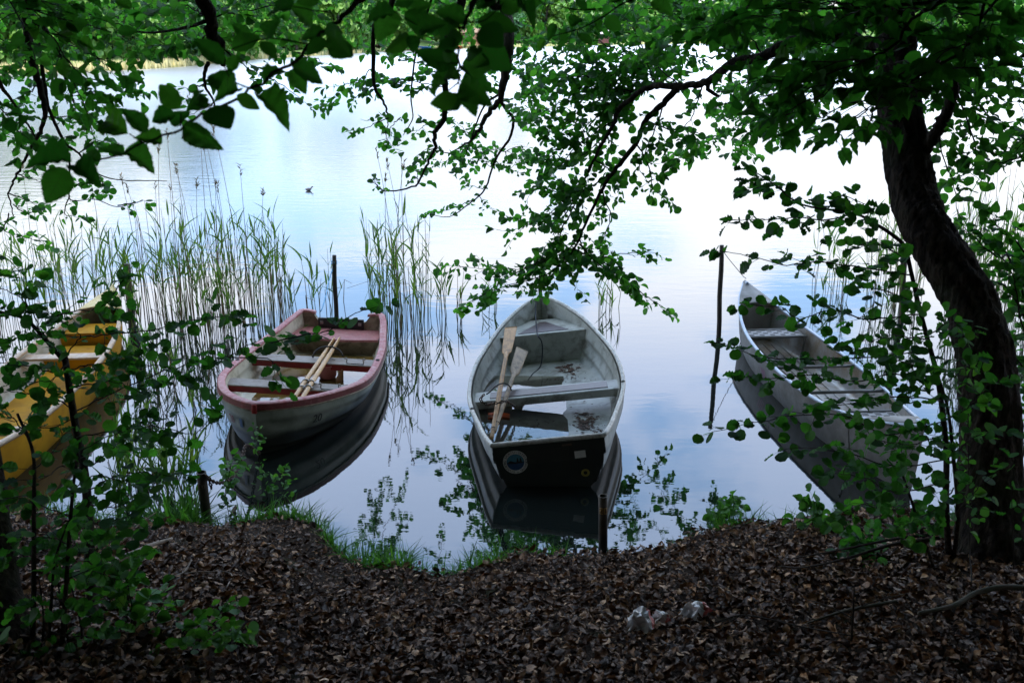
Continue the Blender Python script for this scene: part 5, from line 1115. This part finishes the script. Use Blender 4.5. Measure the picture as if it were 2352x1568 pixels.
# --- reeds
rr = np.random.default_rng(31)
def reed_clump(label, xr, yr, n, hr, green=.75, lean=.05, name='reed_clump', dry_frac=.35):
    c0 = G(sum(xr) / 2, sum(yr) / 2); e = tag(empty(name, c0), label, 'reeds', 'reed clumps in the shallows'); st = MB(); dr = MB(); Pp, Yy, Nn, Ss = [], [], [], []
    for k in range(int(n * .95) if n > 2 else n):
        b_ = G(rr.uniform(*xr), rr.uniform(*yr)); h = rr.uniform(*hr) * .94 * (1 if rr.random() < .8 else .6); dry = rr.random() < dry_frac
        l = rr.normal(0, lean, 2) * h; top = b_ + np.array([l[0], l[1], h]); m_ = (b_ + top) / 2 + np.array([*rr.normal(0, .015, 2), 0])
        if dry and rr.random() < .16: k_ = b_ + (top - b_) * rr.uniform(.4, .7); a_ = rr.uniform(0, 6.28); top = k_ + np.array([math.cos(a_), math.sin(a_), rr.uniform(-.7, .2)]) * h * .38; m_ = k_
        (dr if dry else st).tube([b_ - np.array([0, 0, .15]), b_, m_, top], [.0050, .0048, .004, .0022] if dry else [.0042, .004, .0034, .0016], 4, cap=False)
        nl = int(rr.integers(0, 2)) if dry else int(rr.integers(3, 6))
        for j in range(nl):
            t = rr.uniform(.35, 1.0); p = b_ + (top - b_) * t; a = rr.uniform(0, 6.28); up = rr.uniform(1.1, 3.6)
            Pp.append(p); Yy.append((math.cos(a), math.sin(a), up)); Nn.append((-math.cos(a) * up, -math.sin(a) * up, 1.)); Ss.append(rr.uniform(.14, .32))
    if st.v: st.build('stems', M['reed_stem'], e, world=True)
    if dr.v: dr.build('dry_stems', M['dry_reed'], e, world=True)
    if Pp: place_leaves('blades', REEDLEAF, np.array(Pp), np.array(Yy), np.array(Nn), np.array(Ss), M['reed'], e, wjit=.3)
    return e
REEDLEAF = leaf_tpl([.022, .038, .044, .038, .028, .014, .0], .3, .16, 2)
M['reed_stem'] = leaf_mat('reed_stem', (.16, .26, .065), (.26, .28, .10), (1.2, 1.2, .7), .40)
M['dry_reed'] = leaf_mat('dry_reed_stem', (.27, .20, .11), (.30, .24, .14), (1., 1., .8), .30)
for lab, xr, yr, n, hr in (
    ('loose reeds at the far left edge beyond the yellow canoe', (-60, 90), (700, 800), 46, (.8, 1.35)),
    ('reed clump just behind the bow of the yellow canoe', (95, 290), (690, 770), 60, (.8, 1.3)),
    ('tall reed clump right of the thick dark post', (300, 430), (690, 790), 66, (.9, 1.45)),
    ('densest reed clump in the middle of the left reed bed', (430, 550), (690, 800), 72, (.9, 1.5)),
    ('green reed clump left of the red-rimmed rowboat stern', (550, 660), (680, 770), 58, (.85, 1.4)),
    ('sparse reeds between the left reed bed and the blue-roped post', (660, 790), (690, 740), 20, (.5, 1.0)),
    ('isolated reed clump between the red-rimmed and grey rowboats', (850, 985), (705, 770), 66, (.85, 1.45)),
    ('thin stray reeds right of the isolated reed clump', (985, 1070), (710, 750), 14, (.3, .85)),
    ('few short reeds left of the grey rowboat bow', (1105, 1150), (690, 725), 6, (.2, .5)),
    ('few short dark reeds right of the grey rowboat bow', (1370, 1425), (700, 735), 9, (.25, .55)),
    ('small green reed tuft right of the aluminium canoe bow', (1865, 1960), (640, 700), 20, (.4, .85)),
    ('reeds just left of the leaning trunk', (1990, 2110), (640, 760), 44, (.8, 1.45)),
    ('reed clump right of the leaning trunk', (2170, 2290), (640, 780), 70, (.9, 1.6)),
    ('reeds at the far right edge of the view', (2290, 2440), (640, 800), 70, (.9, 1.6))): reed_clump(lab, xr, yr, n, hr, dry_frac=.42)
reed_clump('low sedge and reeds standing in the water behind the left sapling', (250, 470), (1080, 1185), 60, (.25, .55), dry_frac=.3, name='sedge_clump', lean=.16)
reed_clump('thin reeds in the water between the yellow canoe and the red-rimmed rowboat', (300, 480), (840, 1000), 26, (.25, .6), dry_frac=.5, lean=.12)
for lab, x, y, h in (('single tall green reed just left of the blue-roped post', 735, 705, .72), ('lone reed standing beside the blue-roped post', 778, 735, 1.0)):
    e = reed_clump(lab, (x - 2, x + 2), (y, y + 2), 1, (h, h + .05), dry_frac=0, name='reed'); del e['group']
# old flower stalks from last year
PL = []
def stalk(px, py, h):
    b_ = G(px, py); e = tag(empty('reed_stalk', b_), 'tall thin dry reed stalk with a feathery tip rising above the green reeds', 'reed stalk', 'tall dry reed stalks'); mb = MB()
    l = rr.normal(0, .055, 2) * h; q = np.array([[0, 0, -.1], [l[0] * .25, l[1] * .25, h * .4], [l[0] * .6, l[1] * .6, h * .75], [l[0], l[1], h]])
    mb.tube(catmull(q, 4), [.0042, .0034, .0018], 4); mb.build('stalk', M['dry_reed'], e)
    n = int(rr.integers(8, 18)); t = rr.uniform(.93, 1.0, n); p = b_ + np.array([l[0], l[1], h])[None] * t[:, None]; a = rr.uniform(0, 6.28, n)
    place_leaves('plume', leaf_tpl([.05, .12, .08, .0], .2, .3), p, np.c_[np.cos(a) * .5, np.sin(a) * .5, np.ones(n) * .8], np.c_[rr.normal(0, 1, (n, 2)), np.full(n, .3)], rr.uniform(.03, .07, n), M['drystem'], e)
for x in (100, 250, 330, 355, 370, 385, 410, 425, 440, 460, 478, 492, 505, 520, 532, 545, 560, 580, 612): stalk(x + rr.uniform(-8, 8), rr.uniform(690, 740), rr.uniform(1.5, 2.35))
for x in (890, 905, 915, 930, 938): stalk(x, rr.uniform(715, 740), rr.uniform(1.7, 2.15))
for x in (2200, 2220, 2235, 2250, 2262, 2275, 2290, 2310, 2330, 2345): stalk(x + rr.uniform(-6, 6), rr.uniform(660, 740), rr.uniform(1.6, 2.4))

# --- grass along the bank edge
Pp = []; rr = np.random.default_rng(41)
def tuft(xr, n, off=(-.05, .12), hs=(.10, .24)):
    for k in range(n):
        px = rr.uniform(*xr); y0 = 1240.; x = (px - 1176) / F * 6.9
        for _ in range(4): sy = float(shore(np.array(x))); x = (px - 1176) / F * (sy * CT + H * ST)
        y = sy - rr.uniform(*off); Pp.append((x, y, gz(x, y) - .01, rr.uniform(*hs)))
tuft((330, 860), 1500, hs=(.06, .16)); tuft((560, 860), 700, hs=(.10, .24)); tuft((862, 945), 420, hs=(.10, .26)); tuft((945, 1300), 560, hs=(.06, .18)); tuft((1060, 1160), 240, hs=(.1, .22)); tuft((1460, 1620), 110, hs=(.04, .1)); tuft((1635, 1740), 380, (-.08, .12), (.09, .22)); tuft((1745, 2130), 500, hs=(.06, .2)); tuft((-50, 330), 700, hs=(.1, .25)); tuft((370, 450), 260, (-.12, .05), (.2, .45)); tuft((2100, 2400), 500)
Pp = np.array(Pp); n = len(Pp); a = rr.uniform(0, 6.28, n); up = rr.uniform(1.2, 4, n)
o = place_leaves('shore_grass', leaf_tpl([.020, .023, .018, .010, .0], .3, .42, 2), Pp[:, :3], np.c_[np.cos(a), np.sin(a), up], np.c_[-np.cos(a) * up, -np.sin(a) * up, np.ones(n)], Pp[:, 3], M['grass'], wjit=.3)
tag(o, 'fresh green grass fringing the edge of the bank', 'grass', kind='stuff')
# moss and tiny green weeds between the dead leaves at the edge
# --- dead leaves
m, t, b = mat_new('dead_leaf'); b.inputs['Roughness'].default_value = .5; b.inputs['Specular IOR Level'].default_value = .28
at = t.nodes.new('ShaderNodeAttribute'); at.attribute_name = 'rnd'
c = ramp(t, at.outputs['Fac'], [(0., (.028, .012, .005)), (.33, (.100, .045, .017)), (.58, (.245, .122, .052)), (.80, (.48, .275, .130)), (.95, (.70, .47, .27)), (1., (.28, .070, .008))])
uv = t.nodes.new('ShaderNodeUVMap'); s_ = t.nodes.new('ShaderNodeSeparateXYZ'); t.links.new(uv.outputs[0], s_.inputs[0])
ax = math_node(t, 'ABSOLUTE', math_node(t, 'SUBTRACT', s_.outputs[0], .5)); ph = math_node(t, 'SUBTRACT', math_node(t, 'MULTIPLY', s_.outputs[1], 8.0), math_node(t, 'MULTIPLY', ax, 5.0))
fr = math_node(t, 'ABSOLUTE', math_node(t, 'SUBTRACT', math_node(t, 'FRACT', ph), .5))
c = mixc(t, math_node(t, 'MULTIPLY', ramp(t, noise(t, 60, 4), [(.4, 0.), (.65, 1.)]), .45), c, (.05, .03, .02))
t.links.new(c, b.inputs['Base Color']); bump(t, b, math_node(t, 'ADD', fr, noise(t, 90, 3)), .5, .003); M['litter'] = m
def dead_tpl(seed):
    r = np.random.default_rng(seed); wd = np.array([.03, .24, .34, .35, .24, .04]) * r.uniform(.55, 1.25, 6); m_ = len(wd); V = []; UVs = []; c1, c2 = r.uniform(-1.2, 2.2), r.uniform(-1.5, 1.8); tw_ = r.uniform(-.8, .8)
    for i, w_ in enumerate(wd):
        t_ = i / (m_ - 1)
        for x in np.linspace(-1, 1, 5):
            ang = x * c1; xx = w_ * (math.sin(ang) / c1 if abs(c1) > .1 else x); zz_ = w_ * ((1 - math.cos(ang)) / c1 if abs(c1) > .1 else 0) + .03 * math.sin(9 * t_ + x * 3 + seed)
            A2 = (t_ - .5) * c2; yy = math.sin(A2) / c2 if abs(c2) > .1 else t_ - .5; zz_ += (1 - math.cos(A2)) / c2 if abs(c2) > .1 else 0
            ca, sa = math.cos(tw_ * (t_ - .5)), math.sin(tw_ * (t_ - .5)); V.append((xx * ca - zz_ * sa, yy, xx * sa + zz_ * ca)); UVs.append((x * .5 + .5, t_))
    Fs = [(i * 5 + j, i * 5 + j + 1, i * 5 + j + 6, i * 5 + j + 5) for i in range(m_ - 1) for j in range(4)]
    return np.array(V), np.array(Fs), np.array(UVs)
rr = np.random.default_rng(51); ob = None; parts = []
def scatter(n, size, edge, xlim=7.2, hue_lo=0., lift=.022, y0=2.6):
    x = rr.uniform(-xlim, xlim, n); y = rr.uniform(y0, 6.3, n); u = shore(x) - y
    k = (u > edge) & (np.abs(x) < .9 * y + 1.5); x, y = x[k], y[k]; return x, y
LIT = []
def add_litter(x, y, lo, hi, tilt, lift, hue):
    n = len(x); z = ground_h(x, y) + rr.uniform(0, lift, n) + .006
    a = rr.uniform(0, 6.28, n); nn = np.c_[rr.normal(0, tilt, (n, 2)), np.ones(n)]; yy = np.c_[np.cos(a), np.sin(a), rr.normal(0, tilt * .6, n)]
    LIT.append((np.c_[x, y, z], yy, nn, rr.uniform(lo, hi, n), hue(n)))
x, y = scatter(86000, 0, .10); dn = (shore(x) - y); keep = rr.random(len(x)) < np.clip(.25 + dn * .55, .2, 1) * np.where((np.abs(x + 1.9) < .9) & (dn < 1.0), .45, 1); x, y = x[keep], y[keep]
add_litter(x, y, .024, .064, .66, .045, lambda n: np.clip(rr.beta(1.2, 1.9, n), 0, 1))
x, y = scatter(46000, 0, .04, y0=4.0); keep = rr.random(len(x)) < np.clip(1.25 - (shore(x) - y) * .6, .1, 1); x, y = x[keep], y[keep]
add_litter(x, y, .010, .030, .35, .012, lambda n: np.clip(rr.beta(1.5, 2.6, n), 0, 1))
tpls = [dead_tpl(i) for i in range(9)]
allp = [np.concatenate([l[i] for l in LIT]) for i in range(5)]; which = rr.integers(0, 9, len(allp[0]))
V0 = []; first = None
def merge_litter():
    Vs, Fss, Us, Rs = [], [], [], []; off = 0
    for k in range(9):
        s = which == k; pos, yy, nn, sz, hu = [a[s] for a in allp]; Yv = nrm(yy); Xv = nrm(np.cross(Yv, nn)); Zv = np.cross(Xv, Yv); V, Fs, UVs = tpls[k]
        Wv = pos[:, None, :] + sz[:, None, None] * (V[None, :, 0, None] * Xv[:, None, :] + V[None, :, 1, None] * Yv[:, None, :] + V[None, :, 2, None] * Zv[:, None, :])
        n = len(pos); Vs.append(Wv.reshape(-1, 3)); Fss.append((Fs[None] + (np.arange(n) * len(V))[:, None, None] + off).reshape(-1, 4)); Us.append(np.tile(UVs[Fs.ravel()], (n, 1))); Rs.append(np.repeat(hu, len(Fs))); off += n * len(V)
    V = np.concatenate(Vs); Fq = np.concatenate(Fss); me = bpy.data.meshes.new('leaf_litter'); nf = len(Fq)
    me.vertices.add(len(V)); me.vertices.foreach_set('co', V.astype(np.float32).ravel()); me.loops.add(nf * 4); me.loops.foreach_set('vertex_index', Fq.astype(np.int32).ravel())
    me.polygons.add(nf); me.polygons.foreach_set('loop_start', np.arange(nf, dtype=np.int32) * 4); me.polygons.foreach_set('loop_total', np.full(nf, 4, np.int32)); me.update(calc_edges=True); me.polygons.foreach_set('use_smooth', np.ones(nf, bool))
    uv = me.uv_layers.new(name='UVMap'); uv.data.foreach_set('uv', np.concatenate(Us).astype(np.float32).ravel()); a_ = me.attributes.new('rnd', 'FLOAT', 'FACE'); a_.data.foreach_set('value', np.concatenate(Rs).astype(np.float32)); me.materials.append(M['litter'])
    o = bpy.data.objects.new('leaf_litter', me); COL.objects.link(o); return o
tag(merge_litter(), 'brown curled dead beech leaves carpeting the bank', 'dead leaves', kind='stuff')

# --- fallen branches and twigs
M['pale_branch'] = surf('pale_dead_branch', (.34, .29, .24), (.20, .165, .13), 14, .8, .4, .004, stretch=(2, 2, 1))
def stick(name, pts, rad, label, mat='pale_branch', lift=.02, forks=()):
    e = tag(empty(name, GG(*pts[0])), label, 'branch'); mb = MB(); mb.tube(catmull([GG(p[0], p[1], (p[2] if len(p) > 2 else lift) + .03) for p in pts], 6), rad, 8, bark=.04)
    for f, r in forks: mb.tube(catmull([GG(p[0], p[1], (p[2] if len(p) > 2 else lift) + .03) for p in f], 5), r, 6)
    mb.build('wood', M[mat], e, world=True); return e
stick('fallen_branch', [(232, 1306), (270, 1285), (310, 1268), (350, 1250), (395, 1236)], [.016, .018, .015, .008], 'thick pale curved branch lying on the leaves near the left sapling', lift=.03)
stick('fallen_branch', [(150, 1322), (200, 1295), (250, 1262), (300, 1225), (328, 1198, .12)], [.011, .012, .008], 'long straight pale branch lying behind the thick curved one', lift=.03, forks=[([(250, 1262, .04), (290, 1235, .10), (325, 1200, .18), (360, 1175, .28)], [.006, .003])])
M['mossy'] = surf('mossy_dark_branch', (.085, .07, .05), (.045, .05, .025), 14, .85, .4, .004)
stick('fallen_twig', [(1855, 1430, .03), (1920, 1408, .04), (1975, 1395, .04), (2060, 1380, .05)], [.004, .008, .009], 'grey crooked branch lying at the foot of the leaning trunk', 'mossy', lift=.03)
stick('fallen_twig', [(2110, 1408), (2190, 1390), (2240, 1362), (2300, 1348), (2370, 1350)], [.010, .013, .014], 'mossy curved branch in front of the leaning trunk foot', 'mossy', lift=.04)
stick('fallen_twig', [(1645, 1428, .03), (1700, 1412, .06), (1760, 1420, .06), (1830, 1436, .05), (1960, 1460, .03)], [.003, .004, .004, .003], 'thin dark forked twig right of the plastic bag', 'twig', forks=[([(1700, 1412, .06), (1680, 1425, .03), (1640, 1440, .02)], [.003, .002])])
stick('fallen_twig', [(370, 1330), (420, 1315), (440, 1285, .06)], [.004, .006, .004], 'short pale forked twig on the leaves left of centre', 'pale_branch', forks=[([(420, 1316), (470, 1312), (530, 1316), (520, 1350)], [.004, .003])])
stick('fallen_twig', [(2160, 1235, .28), (2050, 1250, .22), (1950, 1280, .16), (1850, 1302, .05), (1790, 1300, .03)], [.010, .007, .004], 'long dark low branch reaching left from the right sapling', 'twig', forks=[([(2150, 1225, .30), (2040, 1240, .26), (1930, 1262, .2), (1820, 1282, .1)], [.009, .004])])
stick('fallen_twig', [(1955, 1470), (1960, 1400, .2), (1962, 1345, .35)], [.006, .005, .003], 'bare dead seedling standing in the leaves near the trunk', 'twig', forks=[([(1960, 1400, .2), (2010, 1380, .25), (2090, 1360, .2)], [.003, .0015]), ([(1960, 1420, .15), (1900, 1390, .2), (1830, 1370, .18)], [.003, .0015]), ([(1961, 1370, .28), (2000, 1345, .3)], [.002, .001])])

# --- scraps of plastic bag
m, t, b = mat_new('thin_plastic'); b.inputs['Roughness'].default_value = .3
sx = t.nodes.new('ShaderNodeTexCoord'); sp = t.nodes.new('ShaderNodeSeparateXYZ'); t.links.new(sx.outputs['Object'], sp.inputs[0])
red = math_node(t, 'GREATER_THAN', math_node(t, 'ADD', math_node(t, 'MULTIPLY', sp.outputs[0], 14), noise(t, 14, 3)), .98)
t.links.new(mixc(t, math_node(t, 'MULTIPLY', red, .85), (.68, .68, .68), (.55, .05, .04)), b.inputs['Base Color']); M['bag'] = m
def bag(c, w_, d_, h_, label, seed, holes=False, rot=0.):
    w_, d_, h_ = w_ * .85, d_ * .8, h_ * .75
    r = np.random.default_rng(seed); n, k = 22, 14; A = np.zeros((n, k, 3)); e = tag(empty('plastic_scrap', c, (0, 0, rot)), label, 'plastic bag', 'torn plastic bag scraps'); p1, p2, p3 = r.uniform(0, 6, 3)
    for i in range(n):
        for j in range(k):
            u, v = i / (n - 1) * 2 - 1, j / (k - 1) * 2 - 1
            A[i, j] = (u * w_ * (1 - .25 * abs(v) ** 2) + .012 * math.sin(v * 7 + p1), v * d_ * (.65 + .35 * math.sin(u * 2.2 + p2)) + .01 * math.sin(u * 9), h_ * (.25 + max(0, 1 - (abs(u) ** 2.2))) * (1 - .75 * abs(v) ** 1.5) + .010 * math.sin(u * 6 + v * 4 + p3) + .006 * math.sin(u * 11 - v * 7 + p1) + .006 * abs(math.sin(v * 9 + u * 3)) + .006)
    mb = MB(); mb.grid(A); mb.build('film', M['bag'], e, smooth=False, solid=.0012); return e
bag(GG(1470, 1442, .05), .085, .09, .10, 'crumpled white half of a torn red and white plastic bag among the leaves', 3, rot=.5)
bag(GG(1518, 1428, .05), .05, .035, .05, 'small middle scrap of red and white plastic between two larger scraps', 9, rot=-.4)
bag(GG(1598, 1414, .05), .095, .065, .07, 'crinkled red-edged scrap of the torn plastic bag lying on the right', 14, rot=.1)

# --- small dark bird far out on the water
p = G(709, 438); e = tag(empty('water_bird', p, (0, 0, R(20))), 'tiny dark water bird alone on the pale open water', 'bird')
mb = MB(); q = [(-.075, 0, .035), (-.05, 0, .03), (-.01, 0, .028), (.03, 0, .03), (.05, 0, .045), (.062, 0, .065), (.075, 0, .078), (.09, 0, .078), (.105, 0, .072)]
mb.tube(q, [.004, .022, .034, .03, .018, .013, .016, .013, .002], 12); mb.build('body', surf('dark_plumage', (.018, .022, .035), (.03, .035, .05), 9, .6), e)

# --- hut, jetty house and boats on the far shore
def far_hut(px, k, w_, d_, h_, wall, roofc, label, name='boat_shed', windows=1):
    p = far_pt(px, k); a = math.atan2(p[0], p[1]); e = tag(empty(name, (p[0], p[1], .35), (0, 0, -a)), label, 'shed'); mb = MB()
    mb.box((0, 0, h_ / 2), (w_, d_, h_)); 
    for q in np.arange(-w_ / 2, w_ / 2, .25): mb.box((q + .12, -d_ / 2 - .012, h_ / 2), (.18, .02, h_ * .98))
    mb.build('wall', wall, e, smooth=False); mb = MB(); o_ = .25
    mb.add([(-w_ / 2 - o_, -d_ / 2 - o_, h_), (w_ / 2 + o_, -d_ / 2 - o_, h_), (w_ / 2 + o_, 0, h_ + .7), (-w_ / 2 - o_, 0, h_ + .7), (-w_ / 2 - o_, d_ / 2 + o_, h_), (w_ / 2 + o_, d_ / 2 + o_, h_)], [(0, 1, 2, 3), (3, 2, 5, 4)]); mb.build('roof', roofc, e, smooth=False, solid=.08)
    mb = MB(); mb.box((-w_ * .2, -d_ / 2 - .03, h_ * .45), (.8, .05, h_ * .8)); mb.build('door', surf('dark_door', (.04, .02, .018), (.03, .015, .012), 6, .7), e, smooth=False)
    mb = MB()
    for q in (-w_ * .4, w_ * .4): mb.tube([(q, -d_ / 2 + .1, -1.2), (q, -d_ / 2 + .1, 0)], .08, 8)
    mb.build('stilts', M['wood_post'], e); return e
far_hut(1385, 1.01, 2.6, 2.2, 1.6, surf('dark_red_boards', (.075, .022, .022), (.05, .018, .018), 4, .8), surf('grey_roof_felt', (.36, .33, .34), (.28, .26, .27), 3, .8), 'small dark red hut with a pale roof on the far shore')
far_hut(1085, 1.02, 5.5, 3, 2.0, surf('brown_boards', (.20, .12, .07), (.14, .085, .05), 3, .8), surf('brown_roof', (.22, .15, .10), (.16, .11, .08), 3, .8), 'low brown boathouse behind leaves on the far shore', 'boathouse')
def far_boat(px, k, L, mat, label):
    p = far_pt(px, k); e = tag(empty('moored_boat', (p[0], p[1], 0), (0, 0, R(80))), label, 'boat'); h = Hull(L, [(0, L * .15), (.3, L * .18), (.7, L * .14), (1, 0)], lambda t: .5 + .25 * t * t, lambda t: -.1, sole=.12, thk=.05)
    h.shell(2, .0, nt=16).build('hull', mat, e); h.shell(2, 0, inset=.05, t0=.03, t1=.96, nt=16, floor=True).build('interior', M['gel_white'], e)
    mb = MB(); mb.grid([[h.pt(0, q, -1), h.pt(0, q, 1)] for q in np.linspace(0, 1, 6)]); mb.build('transom', mat, e); mb = MB(); mb.box((0, L * .4, .35), (L * .32, .25, .06)); mb.build('thwart', M['grey_wood'], e, smooth=False)
far_boat(988, .985, 3.6, surf('bright_blue_hull', (.03, .16, .42), (.03, .13, .36), 3, .4), 'blue boat moored at the far shore left of the boathouse')
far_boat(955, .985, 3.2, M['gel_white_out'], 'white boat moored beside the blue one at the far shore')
far_boat(1060, .985, 3.0, surf('orange_hull', (.45, .17, .04), (.38, .14, .03), 3, .5), 'small orange-brown boat moored by the boathouse')

# --- the wood the photographer stands in: unseen crowns leaned over the bank, trees added to block sky light
def bank_tree(name, x, y, hgt, rad, seed, label, nlv=5200, zf=(.45, 1.0), lean=0.):
    r = np.random.default_rng(seed); z0 = gz(x, y); T = empty(name, (x, y, z0)); tag(T, label, 'tree', None)
    mb = MB(); mb.tube(catmull([(0, 0, -.3), (.1, .05, hgt * .3), (0, lean * .4, hgt * .6), (.1, lean, hgt * .9)], 6), [hgt * .02, hgt * .015, hgt * .004], 12, bark=.04); mb.build('trunk', M['bark'], T)
    nc = 40; C = []
    for k in range(nc):
        zz_ = r.uniform(*zf); a = r.uniform(0, 6.28); q = rad * math.sqrt(r.random()) * (1.1 - .5 * abs(zz_ - .65)); C.append((q * math.cos(a), q * math.sin(a) + lean, hgt * zz_, rad * r.uniform(.2, .36)))
    C = np.array(C); idx = r.integers(0, nc, nlv); d = nrm(r.normal(size=(nlv, 3))) * (r.random((nlv, 1)) ** .4); pos = C[idx, :3] + d * C[idx, 3:4] * np.array([1, 1, .6])
    pw = pos + np.array([x, y, z0])
    # the crowns stop short of the open view over the water
    lim = H + .09 * np.maximum(pw[:, 1], 0) + .35
    vis = (pw[:, 1] > -.5) & (pw[:, 2] < lim); pos, d, idx = pos[~vis], d[~vis], idx[~vis]; n = len(pos)
    nn = nrm(d * .6 + r.normal(size=(n, 3)) * .4 + np.array([0, 0, .8])); yy = nrm(np.cross(nn, r.normal(size=(n, 3)))); ob = place_leaves('crown', QUAD, pos, yy, nn, r.uniform(.22, .50, n), M['canopy'], None); ob.parent = T
    return T
for i, (x, y, h_, rd, nl, ln, lab) in enumerate((
    (-6.2, 2.4, 9.5, 4.4, 10000, 2.2, 'beech on the left bank shading the yellow canoe'), (6.4, 2.0, 10, 4.4, 10000, 2.6, 'beech on the right bank beyond the leaning alder'), (-3.6, -3.5, 11, 4.6, 8000, 0, 'beech behind the viewpoint on the left'),
    (1.6, -4.5, 11, 4.8, 8000, 0, 'beech straight behind the viewpoint'), (6.5, -4, 11, 4.6, 8000, 0, 'beech behind the viewpoint on the right'), (-.7, -1.9, 10.5, 4.8, 9500, 4.2, 'unseen beech leaned forward to shade the middle of the bank'), (2.4, -1.7, 10.0, 4.4, 8500, 5.6, 'unseen beech leaned far forward to shade the rowboats'), (-2.6, -1.6, 9.8, 4.2, 8500, 5.4, 'unseen beech leaned forward to shade the red-rimmed rowboat'), (-10, -1, 11, 5, 6000, 0, 'beech far along the left bank'), (11, 0, 11, 5, 6000, 0, 'beech far along the right bank'), (9.3, 4.4, 9, 3.6, 9000, 0, 'unseen low-branched beech added on the right shore to block the sky'), (-9.6, 4.4, 9, 3.4, 9000, 0, 'unseen low-branched beech added on the left shore to block the sky'), (14, 5, 10, 4.4, 7000, 0, 'further unseen low beech added on the right shore to block the sky'), (-15, 5, 10, 4.4, 7000, 0, 'further unseen low beech added on the left shore to block the sky'), *[(q, -9.5 - 1.5 * (i % 2), 9, 3.6, 7000, -1, 'unseen young beech added behind the viewpoint to block the sky, ' + w_) for i, (q, w_) in enumerate(((-17, 'furthest along on the left'), (-12, 'second from the left end'), (-7.5, 'third from the left end'), (-3, 'just left of the middle'), (1.5, 'in the very middle'), (6, 'just right of the middle'), (10.5, 'third from the right end'), (15, 'second from the right end'), (19, 'furthest along on the right')))], (7.6, 6.0, 6.5, 2.7, 9000, -1, 'unseen low-branched young beech added over the water at the right for shade'), (7.6, 3.6, 4.5, 2.0, 5000, -1, 'unseen bushy young beech added on the right bank to block the sky'), (-7.4, 3.4, 4.5, 2.0, 5000, -1, 'unseen bushy young beech added on the left bank to block the sky'))):
    low = (.06, .95) if (abs(x) > 8.5 and y > 3) or ln < 0 else None; ln = max(ln, 0)
    bank_tree('beech_tree', x, y, h_, rd, 100 + i, lab, nlv=nl, zf=low or ((.42, .95) if ln else (.12, 1.0)), lean=ln)
